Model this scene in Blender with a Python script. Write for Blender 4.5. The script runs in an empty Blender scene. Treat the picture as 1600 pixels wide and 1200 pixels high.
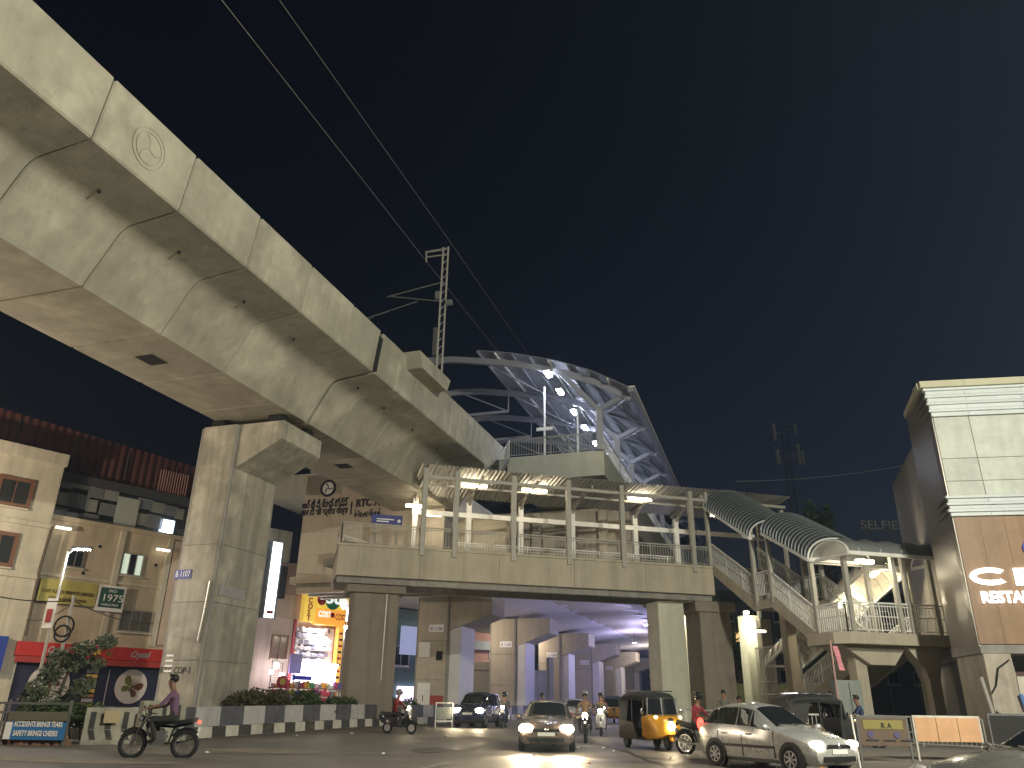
import bpy, bmesh, math, random
from mathutils import Vector, Matrix
random.seed(7)
sc = bpy.context.scene
COL = sc.collection
rad = math.radians
# ------------------------------------------------------------------ camera
CAM_H, PITCH, ROLL, FPX = 1.5, rad(22.55), rad(0.9), 1200.0
def hd(a): return Vector((math.sin(rad(a)), math.cos(rad(a)), 0))
_fw = Vector((0, math.cos(PITCH), math.sin(PITCH)))
_u0 = Vector((0, -math.sin(PITCH), math.cos(PITCH))); _r0 = Vector((1, 0, 0))
_up = _u0*math.cos(ROLL) - _r0*math.sin(ROLL)
_rt = _r0*math.cos(ROLL) + _u0*math.sin(ROLL)
CAM = Vector((0, 0, CAM_H))
cd = bpy.data.cameras.new('camera'); cam = bpy.data.objects.new('camera', cd); COL.objects.link(cam)
cd.sensor_width = 36.0; cd.lens = 36.0*FPX/1600.0; cd.clip_start = .1; cd.clip_end = 4000
cam.matrix_world = Matrix(((_rt.x,_up.x,-_fw.x,CAM.x),(_rt.y,_up.y,-_fw.y,CAM.y),(_rt.z,_up.z,-_fw.z,CAM.z),(0,0,0,1)))
sc.camera = cam
# ------------------------------------------------------------------ sky (clear night) and picture settings
w = bpy.data.worlds.new('World'); sc.world = w; w.use_nodes = True
_nt = w.node_tree; _bg = _nt.nodes['Background']
_sky = _nt.nodes.new('ShaderNodeTexSky'); _sky.sky_type = 'NISHITA'; _sky.sun_disc = False
_sky.sun_elevation = rad(-3.7); _sky.sun_rotation = rad(60); _sky.air_density = 1.0; _sky.dust_density = 0.5; _sky.ozone_density = 1.7
_nt.links.new(_sky.outputs[0], _bg.inputs[0]); _bg.inputs[1].default_value = 0.20
sc.view_settings.view_transform = 'Standard'; sc.view_settings.look = 'None'
sc.view_settings.exposure = 0.0; sc.view_settings.gamma = 1.0; sc.view_settings.use_curve_mapping = False
sc.render.engine = 'CYCLES'
cy = sc.cycles; cy.use_denoising = True; cy.max_bounces = 6; cy.diffuse_bounces = 3; cy.glossy_bounces = 3
cy.transmission_bounces = 4; cy.transparent_max_bounces = 6; cy.caustics_reflective = False; cy.caustics_refractive = False
cy.sample_clamp_indirect = 4.0; cy.use_light_tree = True
# ------------------------------------------------------------------ measuring helpers (frames with true positions in metres)
def ray(u, v): return _fw + _rt*((u-800)/FPX) + _up*((600-v)/FPX)
def gz(y): return max(0.0, min(.3, .012*(y-15)))
class Frame:
    """x along heading h, y along heading h-90, z up"""
    def __init__(s, o, h): s.o = Vector((o[0], o[1], 0)); s.x = hd(h); s.y = hd(h-90); s.h = h
    def p(s, x, y, z=0): return s.o + s.x*x + s.y*y + Vector((0, 0, z))
    def to(s, p): q = p - s.o; return (q.dot(s.x), q.dot(s.y), p.z)
    def _pl(s, u, v, p0, n): r = ray(u, v); return s.to(CAM + r*((p0-CAM).dot(n)/r.dot(n)))
    def ony(s, u, v, y): a = s._pl(u, v, s.p(0, y), s.y); return a[0], a[2]
    def onx(s, u, v, x): a = s._pl(u, v, s.p(x, 0), s.x); return a[1], a[2]
    def onz(s, u, v, z): r = ray(u, v); a = s.to(CAM + r*((z-CAM_H)/r.z)); return a[0], a[1]
    def sub(s, x, y, dh=0): q = s.p(x, y); return Frame((q.x, q.y), s.h+dh)
def atY(u, v, Y): r = ray(u, v); return CAM+r*(Y/r.y)
W0 = Frame((0, 0), 90)
V = Frame((-12.38, 33.0), 108)       # viaduct: x to the right of the line, y along the line
B = Frame((-9.29, 42.0), 75)         # footbridge: x along the bridge, y away from the camera
# ------------------------------------------------------------------ materials
MATS = {}
def _new(name):
    m = bpy.data.materials.new(name); m.use_nodes = True; MATS[name] = m
    return m, m.node_tree, m.node_tree.nodes['Principled BSDF']
def surf(name, col, rough=.7, var=.18, scale=2.0, bump=.15, bscale=25., streak=0., metal=0., spec=.4, rnd=.06, stain=None, coat=0., pits=0.):
    """real base colour with blotches, vertical rain streaks, per-piece variation and fine relief"""
    if name in MATS: return MATS[name]
    m, nt, b = _new(name); N = nt.nodes.new; L = nt.links.new
    tc = N('ShaderNodeTexCoord'); geo = tc.outputs['Object']
    n1 = N('ShaderNodeTexNoise'); n1.inputs['Scale'].default_value = scale; n1.inputs['Detail'].default_value = 8; n1.inputs['Roughness'].default_value = .65
    L(geo, n1.inputs['Vector'])
    r1 = N('ShaderNodeMapRange'); r1.inputs[1].default_value = .3; r1.inputs[2].default_value = .7; r1.inputs[3].default_value = 1-var; r1.inputs[4].default_value = 1+var
    L(n1.outputs['Fac'], r1.inputs[0])
    fac = r1.outputs[0]
    if streak:
        mp = N('ShaderNodeMapping'); mp.inputs['Scale'].default_value = (1.0, 1.0, .06); L(geo, mp.inputs[0])
        n2 = N('ShaderNodeTexNoise'); n2.inputs['Scale'].default_value = 1.6; n2.inputs['Detail'].default_value = 6; n2.inputs['Roughness'].default_value = .62; n2.inputs['Distortion'].default_value = .5; L(mp.outputs[0], n2.inputs['Vector'])
        r2 = N('ShaderNodeMapRange'); r2.inputs[1].default_value = .42; r2.inputs[2].default_value = .68; r2.inputs[3].default_value = 1.0; r2.inputs[4].default_value = 1-streak
        L(n2.outputs['Fac'], r2.inputs[0])
        mm = N('ShaderNodeMath'); mm.operation = 'MULTIPLY'; L(fac, mm.inputs[0]); L(r2.outputs[0], mm.inputs[1]); fac = mm.outputs[0]
    if rnd:
        oi = N('ShaderNodeObjectInfo'); r3 = N('ShaderNodeMapRange'); r3.inputs[3].default_value = 1-rnd; r3.inputs[4].default_value = 1+rnd
        L(oi.outputs['Random'], r3.inputs[0]); mm = N('ShaderNodeMath'); mm.operation = 'MULTIPLY'; L(fac, mm.inputs[0]); L(r3.outputs[0], mm.inputs[1]); fac = mm.outputs[0]
    vm = N('ShaderNodeVectorMath'); vm.operation = 'SCALE'; vm.inputs[0].default_value = col[:3]; L(fac, vm.inputs['Scale'])
    out = vm.outputs[0]
    if stain:
        n4 = N('ShaderNodeTexNoise'); n4.inputs['Scale'].default_value = scale*.45; n4.inputs['Detail'].default_value = 10; n4.inputs['Roughness'].default_value = .75; L(geo, n4.inputs['Vector'])
        r4 = N('ShaderNodeMapRange'); r4.inputs[1].default_value = .55; r4.inputs[2].default_value = .72; r4.inputs[4].default_value = stain[1]; L(n4.outputs['Fac'], r4.inputs[0])
        mx = N('ShaderNodeMix'); mx.data_type = 'RGBA'; L(r4.outputs[0], mx.inputs[0]); L(out, mx.inputs[6]); mx.inputs[7].default_value = (*stain[0], 1); out = mx.outputs[2]
    if pits:
        n5 = N('ShaderNodeTexNoise'); n5.inputs['Scale'].default_value = 5.5; n5.inputs['Detail'].default_value = 4; n5.inputs['Roughness'].default_value = .8; L(geo, n5.inputs['Vector'])
        r5 = N('ShaderNodeMapRange'); r5.inputs[1].default_value = .62; r5.inputs[2].default_value = .72; r5.inputs[3].default_value = 1; r5.inputs[4].default_value = 1-pits; L(n5.outputs['Fac'], r5.inputs[0])
        n6 = N('ShaderNodeTexNoise'); n6.inputs['Scale'].default_value = .55; n6.inputs['Detail'].default_value = 3; L(geo, n6.inputs['Vector'])
        r6 = N('ShaderNodeMapRange'); r6.inputs[1].default_value = .52; r6.inputs[2].default_value = .66; r6.inputs[3].default_value = 1; r6.inputs[4].default_value = 1.28; L(n6.outputs['Fac'], r6.inputs[0])
        m5 = N('ShaderNodeMath'); m5.operation = 'MULTIPLY'; L(r5.outputs[0], m5.inputs[0]); L(r6.outputs[0], m5.inputs[1])
        v5 = N('ShaderNodeVectorMath'); v5.operation = 'SCALE'; L(out, v5.inputs[0]); L(m5.outputs[0], v5.inputs['Scale']); out = v5.outputs[0]
    L(out, b.inputs['Base Color'])
    b.inputs['Metallic'].default_value = metal; b.inputs['Specular IOR Level'].default_value = spec
    rr = N('ShaderNodeMapRange'); rr.inputs[3].default_value = max(.03, rough-.1); rr.inputs[4].default_value = min(1, rough+.1); L(n1.outputs['Fac'], rr.inputs[0]); L(rr.outputs[0], b.inputs['Roughness'])
    if coat: b.inputs['Coat Weight'].default_value = coat; b.inputs['Coat Roughness'].default_value = .06
    if bump:
        n3 = N('ShaderNodeTexNoise'); n3.inputs['Scale'].default_value = bscale; n3.inputs['Detail'].default_value = 5; L(geo, n3.inputs['Vector'])
        bp = N('ShaderNodeBump'); bp.inputs['Strength'].default_value = bump; bp.inputs['Distance'].default_value = .02
        L(n3.outputs['Fac'], bp.inputs['Height']); L(bp.outputs[0], b.inputs['Normal'])
    return m
def flat(name, col, rough=.5, metal=0., spec=.4, coat=0.):
    if name in MATS: return MATS[name]
    m, nt, b = _new(name); b.inputs['Base Color'].default_value = (*col, 1); b.inputs['Roughness'].default_value = rough
    b.inputs['Metallic'].default_value = metal; b.inputs['Specular IOR Level'].default_value = spec
    if coat: b.inputs['Coat Weight'].default_value = coat
    return m
def emit(name, col, s, base=(.8, .8, .8)):
    if name in MATS: return MATS[name]
    m, nt, b = _new(name); b.inputs['Base Color'].default_value = (*base, 1); b.inputs['Emission Color'].default_value = (*col, 1); b.inputs['Emission Strength'].default_value = s
    return m
def glass(name, col=(.02, .025, .03), rough=.06):
    if name in MATS: return MATS[name]
    m, nt, b = _new(name); b.inputs['Base Color'].default_value = (*col, 1); b.inputs['Roughness'].default_value = rough; b.inputs['Specular IOR Level'].default_value = .8
    return m
# ------------------------------------------------------------------ mesh builder and object tree
ROOT = {}
class MB:
    def __init__(s): s.v = []; s.f = []; s.mi = []; s.k = 0
    def add(s, vs, fs):
        o = len(s.v); s.v.extend([Vector(a) for a in vs]); s.f.extend([tuple(i+o for i in f) for f in fs]); s.mi.extend([s.k]*len(fs)); return s
    def hexa(s, c): return s.add(c, [(0,3,2,1),(4,5,6,7),(0,1,5,4),(1,2,6,5),(2,3,7,6),(3,0,4,7)])
    def box(s, F, x0, x1, y0, y1, z0, z1):
        return s.hexa([F.p(x,y,z) for z in (z0,z1) for x,y in ((x0,y0),(x1,y0),(x1,y1),(x0,y1))])
    def bar(s, p, q, w, h=None, up=(0,0,1)):
        p, q = Vector(p), Vector(q); h = h or w; d = (q-p).normalized(); up = Vector(up)
        if abs(d.dot(up)) > .98: up = Vector((0, 1, 0))
        a = d.cross(up).normalized()*(w/2); b = a.cross(d).normalized()*(h/2)
        return s.hexa([p-a-b, p+a-b, p+a+b, p-a+b, q-a-b, q+a-b, q+a+b, q-a+b])
    def tube(s, pts, r, n=8, cap=True, closed=False):
        pts = [Vector(p) for p in pts]; m = len(pts); R = r if isinstance(r, (list, tuple)) else [r]*m
        rings = []; ref = None
        for i in range(m):
            if closed: d = pts[(i+1) % m]-pts[i-1]
            else: d = pts[min(i+1, m-1)]-pts[max(i-1, 0)]
            d.normalize()
            if ref is None: ref = Vector((0,0,1)) if abs(d.z) < .9 else Vector((1,0,0))
            a = d.cross(ref); a.normalize(); b = a.cross(d).normalized(); ref = b
            rings.append([pts[i]+(a*math.cos(2*math.pi*k/n)+b*math.sin(2*math.pi*k/n))*R[i] for k in range(n)])
        return s.rings(rings, cap and not closed, closed)
    def rings(s, rings, cap=True, closed=False):
        n = len(rings[0]); m = len(rings); vs = [p for r in rings for p in r]; fs = []
        for i in range(m if closed else m-1):
            j = (i+1) % m
            for k in range(n): l = (k+1) % n; fs.append((i*n+k, i*n+l, j*n+l, j*n+k))
        if cap: fs.append(tuple(range(n))[::-1]); fs.append(tuple((m-1)*n+k for k in range(n)))
        return s.add(vs, fs)
    def prism(s, F, poly, y0, y1):
        """poly in (x,z) of frame F, extruded along y"""
        return s.rings([[F.p(x, y, z) for x, z in poly] for y in (y0, y1)])
    def prismx(s, F, poly, x0, x1):
        return s.rings([[F.p(x, y, z) for y, z in poly] for x in (x0, x1)])
    def slab(s, F, poly, z0, z1):
        return s.rings([[F.p(x, y, z) for x, y in poly] for z in (z0, z1)])
    def grid(s, rows):
        n = len(rows[0]); m = len(rows)
        return s.add([p for r in rows for p in r], [(i*n+k, i*n+k+1, (i+1)*n+k+1, (i+1)*n+k) for i in range(m-1) for k in range(n-1)])
    def sheet(s, rows, t=(0,0,-.01)):
        """grid with thickness"""
        t = Vector(t); n = len(rows[0]); m = len(rows)
        s.grid(rows); s.grid([[Vector(p)+t for p in r] for r in rows])
        edge = [(0,k) for k in range(n)]+[(i,n-1) for i in range(1,m)]+[(m-1,k) for k in range(n-2,-1,-1)]+[(i,0) for i in range(m-2,0,-1)]
        ps = [Vector(rows[i][k]) for i, k in edge]; c = len(ps)
        return s.add(ps+[p+t for p in ps], [(i,(i+1)%c,c+(i+1)%c,c+i) for i in range(c)])
    def ball(s, c, r, n=8, m=6):
        c = Vector(c); R = Vector(r) if isinstance(r, (tuple, list, Vector)) else Vector((r, r, r))
        rs = [[c+Vector((R.x*math.sin(math.pi*i/m)*math.cos(2*math.pi*k/n), R.y*math.sin(math.pi*i/m)*math.sin(2*math.pi*k/n), R.z*math.cos(math.pi*i/m))) for k in range(n)] for i in range(1, m)]
        o = len(s.v); s.rings(rs, cap=True); return s
    def disc(s, c, ax, r0, r1, t, n=20, face=None):
        """ring / disc of thickness t along axis ax"""
        c = Vector(c); ax = Vector(ax).normalized(); a = ax.orthogonal().normalized(); b = ax.cross(a)
        def ring(r, o): return [c+ax*o+(a*math.cos(2*math.pi*k/n)+b*math.sin(2*math.pi*k/n))*r for k in range(n)]
        if r0 <= 0: return s.rings([ring(r1, -t/2), ring(r1, t/2)])
        return s.rings([ring(r0, -t/2), ring(r1, -t/2), ring(r1, t/2), ring(r0, t/2)], closed=True, cap=False)
    def build(s, name, mat, parent=None, smooth=False, kind=None, bevel=0, local=False, fix=True, sub=0):
        if parent is None:
            xs = [p.x for p in s.v]; ys = [p.y for p in s.v]
            loc = Vector(((min(xs)+max(xs))/2, (min(ys)+max(ys))/2, min(p.z for p in s.v)))
        else: loc = ROOT[parent]
        me = bpy.data.meshes.new(name)
        me.from_pydata([tuple(p) if local else tuple(p-loc) for p in s.v], [], s.f)
        ms = mat if isinstance(mat, (list, tuple)) else [mat]
        for m in ms: me.materials.append(m)
        if len(ms) > 1: me.polygons.foreach_set('material_index', s.mi)
        if fix:
            bm = bmesh.new(); bm.from_mesh(me); bmesh.ops.recalc_face_normals(bm, faces=bm.faces); bm.to_mesh(me); bm.free()
        if smooth: me.shade_smooth(); me.set_sharp_from_angle(angle=rad(smooth if smooth is not True else 40))
        o = bpy.data.objects.new(name, me); COL.objects.link(o)
        if parent is None: o.location = loc; ROOT[o] = loc
        else: o.parent = parent; ROOT[o] = loc
        if kind: o['kind'] = kind
        if bevel:
            bv = o.modifiers.new('bevel', 'BEVEL'); bv.width = bevel; bv.segments = 2; bv.limit_method = 'ANGLE'; bv.angle_limit = rad(35)
        if sub:
            sv = o.modifiers.new('sub', 'SUBSURF'); sv.levels = sub; sv.render_levels = sub
        return o
def tag(o, label, cat, group=None):
    o['label'] = label; o['category'] = cat
    if group: o['group'] = group
    return o
def thing(name, label, cat, loc, rotz=0., group=None):
    o = bpy.data.objects.new(name, None); COL.objects.link(o); o.empty_display_size = .2
    o.location = loc; o.rotation_euler = (0, 0, rotz); ROOT[o] = Vector(loc)
    return tag(o, label, cat, group)
def struct(o): o['kind'] = 'structure'; return o
def copy_tree(o, parent=None):
    c = o.copy(); COL.objects.link(c)
    if parent is not None: c.parent = parent
    ROOT[c] = ROOT.get(parent, ROOT.get(o))
    for ch in list(o.children): copy_tree(ch, c)
    return c
def text(name, body, F, x, y, z, size, mat, parent, ext=.01, width=None, align='LEFT', bold=0., up=None, xd=None, shear=0., local=False):
    """lettering on the plane y=const of frame F, reading along +x"""
    cu = bpy.data.curves.new('t', 'FONT'); cu.body = body; cu.size = size; cu.extrude = ext; cu.align_x = align; cu.offset = bold; cu.shear = shear; cu.resolution_u = 3
    ob = bpy.data.objects.new('t', cu); COL.objects.link(ob)
    dg = bpy.context.evaluated_depsgraph_get(); dg.update()
    me = bpy.data.meshes.new_from_object(ob.evaluated_get(dg)); bpy.data.objects.remove(ob); bpy.data.curves.remove(cu)
    xs = [v.co.x for v in me.vertices] or [0]; k = 1.0
    if width and max(xs) > min(xs): k = width/(max(xs)-min(xs))
    X = (xd or F.x); U = (up or Vector((0, 0, 1))); Nn = X.cross(U)
    o0 = F.p(x, y, z) - (Vector((0,0,0)) if local else ROOT[parent])
    for v in me.vertices: c = v.co.copy(); v.co = o0 + X*(c.x*k) + U*c.y + Nn*c.z
    me.materials.clear(); me.materials.append(mat); me.name = name
    o = bpy.data.objects.new(name, me); COL.objects.link(o); o.parent = parent; ROOT[o] = ROOT[parent]
    return o
def lamp(name, kind, loc, power, col, parent=None, size=.2, aim=None, spot=None, blend=.5):
    ld = bpy.data.lights.new(name, kind); ld.energy = power; ld.color = col
    if kind in ('POINT', 'SPOT'): ld.shadow_soft_size = size
    if kind == 'AREA': ld.size = size
    if spot: ld.spot_size = rad(spot); ld.spot_blend = blend
    o = bpy.data.objects.new(name, ld); COL.objects.link(o); o.location = loc
    if aim is not None: o.rotation_euler = (Vector(aim)-Vector(loc)).to_track_quat('-Z', 'Y').to_euler()
    if parent is not None:
        o.parent = parent; o.location = Vector(loc)-ROOT[parent]
    return o
def railing(mb, pts, h=1.15, sp=.14, r=.03, mid=(.12, .95)):
    """tubular railing over a 3-D polyline of base points"""
    pts = [Vector(p) for p in pts]; Z = Vector((0, 0, 1))
    for a, b in zip(pts[:-1], pts[1:]):
        mb.bar(a+Z*h, b+Z*h, r*2, r*2)
        for m in mid: mb.bar(a+Z*h*m, b+Z*h*m, r*1.2, r*1.2)
        L = (b-a).length; n = max(1, int(L/sp))
        for i in range(n+1):
            q = a.lerp(b, i/n); big = (i == 0 or i == n or i % 12 == 0)
            mb.bar(q+Z*(0 if big else .12*h), q+Z*(h if big else .95*h), r*1.5 if big else r*.75)
    return mb
ORD = ['first', 'second', 'third', 'fourth', 'fifth', 'sixth', 'seventh', 'eighth', 'ninth', 'tenth', 'eleventh', 'twelfth']
# ------------------------------------------------------------------ palette
conc = surf('viaduct_concrete', (.34, .325, .26), .85, .18, .6, .4, 12, .16, stain=((.17, .16, .12), .6), rnd=.08, pits=.35)
conc2 = surf('pier_concrete', (.34, .32, .26), .85, .18, 1.1, .3, 14, .36, stain=((.15, .14, .11), .55), pits=.3)
conc3 = surf('painted_concrete', (.42, .38, .30), .8, .10, 1.2, .12, 14, .14)
concd = surf('raw_concrete', (.26, .25, .23), .88, .22, 1.5, .25, 14, .25)
black = flat('black_void', (.006, .006, .006), .9)
steel = surf('galvanised_steel', (.42, .42, .40), .45, .12, 4, .03, 40, 0, .6)
steelp = surf('painted_steel', (.36, .35, .31), .5, .12, 3, .05, 40, .1)
steeld = surf('dark_steel', (.12, .12, .12), .5, .15, 4, .05, 40)
white = surf('white_paint', (.72, .72, .70), .55, .08, 3, .05, 30, .08)
rubber = surf('rubber', (.015, .015, .016), .8, .2, 8, .1, 60, 0)
chrome = flat('chrome', (.7, .7, .7), .12, 1.0)
# ================================================================== GROUND
asph = surf('asphalt', (.15, .137, .122), .58, .30, .5, .5, 60, 0, spec=.35, rnd=0, stain=((.19, .165, .135), .6))
earth = surf('dusty_earth', (.12, .105, .085), .9, .3, .6, .5, 20, 0, rnd=0)
m = MB(); ys = [-60, -10, 5, 15, 20, 27, 33, 40, 60, 120, 400, 1500]
m.grid([[Vector((x, y, gz(y)-.006)) for x in (-900, -200, -60, -20, 0, 20, 60, 200, 900)] for y in ys]); g = struct(m.build('ground', earth, fix=False))
m = MB(); m.grid([[Vector((x, y, gz(y))) for x in (-46, -30, -15, 0, 15, 30, 46)] for y in [-30, -10, 5, 15, 18, 21, 24, 27, 30, 33, 36, 40, 50, 70, 100, 220]])
struct(m.build('road', asph, fix=False))
# ================================================================== VIADUCT
vz = 13.4
prof = [(-1.5, vz), (2.5, vz), (3.44, 15.05), (3.525, 15.172), (3.629, 15.27), (3.751, 15.344), (3.891, 15.394), (4.05, 15.42), (5.66, 15.60), (5.715, 15.66), (5.95, 17.66), (5.70, 17.66), (5.5, 15.95),
        (-4.5, 15.95), (-4.7, 17.66), (-4.95, 17.66), (-4.72, 15.66), (-3.6, 15.48), (-2.75, 15.33), (-2.42, 15.02)]
def inset(poly, t):
    n = len(poly); out = []
    for i in range(n):
        a, b, c = Vector(poly[i-1]), Vector(poly[i]), Vector(poly[(i+1) % n])
        e1, e2 = (b-a).normalized(), (c-b).normalized(); n1, n2 = Vector((-e1.y, e1.x)), Vector((-e2.y, e2.x))
        k = (n1+n2); k = k/max(.35, k.length_squared/2); out.append((b.x+k.x*t, b.y+k.y*t))
    return out
profi = inset(prof, .045)
via = thing('metro_viaduct', 'long segmental concrete metro viaduct crossing the upper left over the road', 'viaduct', V.p(.5, 1.7, vz))
def segment(d0, d1, par, end0=.012, end1=.012):
    m = MB(); a, b = d0+end0, d1-end1
    m.rings([[V.p(x, y, z) for x, z in q] for y, q in ((a, profi), (a+.05, prof), (b-.05, prof), (b, profi))])
    return m.build('girder_segment', conc, par, smooth=24)
J1 = [-36, -32.5, -29, -25.5, -22, -18.5, -15.04, -11.54, -8.03, -4.5, -1, 1.6]
J2 = [1.78, 3.9, 7.4, 10.9, 14.5, 18.05, 20.6]
segs = [segment(a, b, via) for J in (J1, J2) for a, b in zip(J[:-1], J[1:])]
# expansion joint: dark bearing gap with rubber seal between the two spans
m = MB(); m.prism(V, inset(prof, .25), 1.5, 1.9); m.build('expansion_joint', rubber, via)
# cover strips and drain spouts along the right edge of the flange
for i, d0 in enumerate([-13.3, -9.8, -6.2, -2.8, 2.8, 5.6, 9.1, 12.7, 16.3]):
    m = MB(); m.tube([V.p(4.3, d0, 15.5), V.p(4.3, d0, 15.36)], .05, 8); m.build('drain_spout', rubber, via)
for u, v_ in ((237, 562), (537, 728)):
    r_, d_ = V.onz(u, v_, vz)
    m = MB(); m.box(V, r_-.42, r_+.42, d_-.45, d_+.45, vz-.004, vz+.02); o = m.build('inspection_hole', black, via)
    m = MB()
    for a in ((r_-.5, r_-.42, d_-.53, d_+.53), (r_+.42, r_+.5, d_-.53, d_+.53), (r_-.42, r_+.42, d_-.53, d_-.45), (r_-.42, r_+.42, d_+.45, d_+.53)): m.box(V, *a, vz-.012, vz+.02)
    m.build('rim', conc, o)
def emblem(dc, zc, R, par, y=5.85):
    m = MB(); ax = (V.x-Vector((0, 0, .115))).normalized(); UP_ = (Vector((0, 0, 1))+V.x*.115).normalized(); c = V.p(5.95-(17.66-zc)*.115, dc, zc)+ax*.008
    m.disc(c, ax, R*.95, R, .03, 36); m.disc(c, ax, R*.74, R*.775, .03, 36)
    for k in range(3):
        a0 = rad(90+120*k); pts = []
        for t in range(7):
            f = t/6; a = a0+.5*f*f; rr = R*.66*f
            pts.append(c+V.y*(rr*math.cos(a))+UP_*(rr*math.sin(a)))
        m.tube(pts, R*.026, 6)
    return m.build('emblem_relief', conc, par)
emblem(-13.3, 16.62, .64, via); emblem(13.1, 16.62, .64, via)
# projecting mast bracket on the parapet
m = MB(); q = V.p
m.prismx(V, [(4.3, 17.80), (8.4, 17.80), (8.0, 17.0), (4.7, 17.0)], 5.72, 6.75)
m.build('mast_bracket', conc, via, bevel=.03)
# station-end painted length of parapet
# ---- catenary mast
mz = 17.80
mast = thing('catenary_mast', 'dark lattice catenary mast with cantilever arms on the viaduct parapet', 'mast', V.p(6.2, 8.0, mz))
Mx, My = 6.2, 8.0
m = MB()
for a in (-.16, .16): m.bar(V.p(Mx+a, My, mz), V.p(Mx+a, My, 26.2), .09, .14)
for i in range(16): m.bar(V.p(Mx-.16, My, mz+.3+i*.5), V.p(Mx+.16, My, mz+.55+i*.5), .04)
m.build('mast_column', steelp, mast)
m = MB(); m.bar(V.p(Mx+.2, My, 26.1), V.p(Mx-1.3, My, 26.1), .09, .1); m.bar(V.p(Mx+.1, My, 25.7), V.p(Mx-1.2, My, 25.75), .07); m.bar(V.p(Mx-1.25, My, 26.1), V.p(Mx-1.2, My, 25.4), .08); m.build('top_bracket', steelp, mast)
m = MB(); m.tube([V.p(Mx, My, 23.9), V.p(Mx-3.6, My, 23.45)], .035, 6); m.tube([V.p(Mx, My, 22.6), V.p(Mx-3.4, My, 23.45)], .035, 6); m.tube([V.p(Mx-1.6, My, 22.85), V.p(Mx-5.4, My, 22.1)], .03, 6); m.tube([V.p(Mx-3.4, My, 22.45), V.p(Mx-4.3, My, 22.3), V.p(Mx-4.9, My, 22.0)], .02, 6); m.build('cantilever_arm', steel, mast)
m = MB(); m.box(V, Mx-.45, Mx-.2, My-.15, My+.15, 22.8, 23.25); m.box(V, Mx+.18, Mx+.55, My-.12, My+.12, 22.35, 22.6); m.build('insulator_box', steel, mast)
m = MB(); m.box(V, Mx-.4, Mx-.2, My-.2, My+.2, 19.2, 20.9); m.tube([V.p(Mx-.3, My, 17.9), V.p(Mx-.35, My, 19.2)], .03, 6); m.build('balance_weight', steeld, mast)
def cable(label, pts, r=.018, sag=0., mat=None, name='overhead_wire', group=None):
    P = []
    for a, b in zip(pts[:-1], pts[1:]):
        a, b = Vector(a), Vector(b)
        for i in range(10): t = i/10; P.append(a.lerp(b, t)-Vector((0, 0, sag*4*t*(1-t))))
    P.append(Vector(pts[-1])); m = MB(); m.tube(P, r, 5)
    return tag(m.build(name, mat or steel), label, 'wire', group)
cable('taut overhead line running to the catenary mast top bracket', [V.p(4.9, -30, 25.7), V.p(4.9, 8, 25.6), V.p(4.9, 60, 25.7)], .013)
cable('higher overhead line right of the one on the mast bracket', [V.p(6.6, -30, 26.2), V.p(6.6, 8, 26.3), V.p(6.4, 60, 26.2)], .011)
cable('contact line slung from the cantilever arm', [V.p(.8, -30, 22.0), V.p(.8, 8, 22.05), V.p(.8, 60, 22)], .01)
# ================================================================== MAIN PIER
def plate(parent, F, x0, x1, z0, z1, y, mat, name='number_plate', t=.03):
    m = MB(); m.box(F, x0, x1, y-t, y, z0, z1); return m.build(name, mat, parent)
blue = flat('sign_blue', (.02, .03, .22), .5); wht = flat('sign_white', (.8, .8, .8), .5); inkd = flat('sign_ink', (.02, .02, .025), .6)
def pier(label, r0, r1, d0, d1, ztop, cr=2.3, cz0=11.0, cz1=12.2, cat='pier', mat=None, base=.3, grp=None):
    t = thing('viaduct_pier', label, cat, V.p((r0+r1)/2, (d0+d1)/2, base), group=grp); mat = mat or conc2
    ch = .18
    poly = [(r0+ch, d0), (r1-ch, d0), (r1, d0+ch), (r1, d1-ch), (r1-ch, d1), (r0+ch, d1), (r0, d1-ch), (r0, d0+ch)]
    zz = [base-.2, base+2.6, base+4.9, base+7.3, ztop] if ztop > 10 else [base-.2, base+2.6, base+5.2, ztop]
    for a, b in zip(zz[:-1], zz[1:]):
        m = MB(); m.slab(V, poly, a+.012, b-.012); m.build('shaft_lift', mat, t, bevel=.02)
    m = MB(); m.slab(V, [(r0+.03, d0+.03), (r1-.03, d0+.03), (r1-.03, d1-.03), (r0+.03, d1-.03)], base, ztop-.05); m.build('shaft_core', concd, t)
    m = MB(); m.prism(V, [(r1-.02, cz0), (r1+.02, cz0), (cr, cz1), (cr, ztop), (r1-.02, ztop)], d0+.12, d1-.06); m.build('corbel', mat, t, bevel=.04)
    return t
P1 = pier('massive rectangular concrete pier with side corbel holding the near viaduct joint', -2.0, .05, 0, 3.4, 13.05)
for a in (.5, 2.6):
    for b in (-1.3, 1.7): m = MB(); m.box(V, b-.35, b+.35, a-.3, a+.3, 13.052, 13.39); m.build('bearing_pad', rubber, P1)
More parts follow.
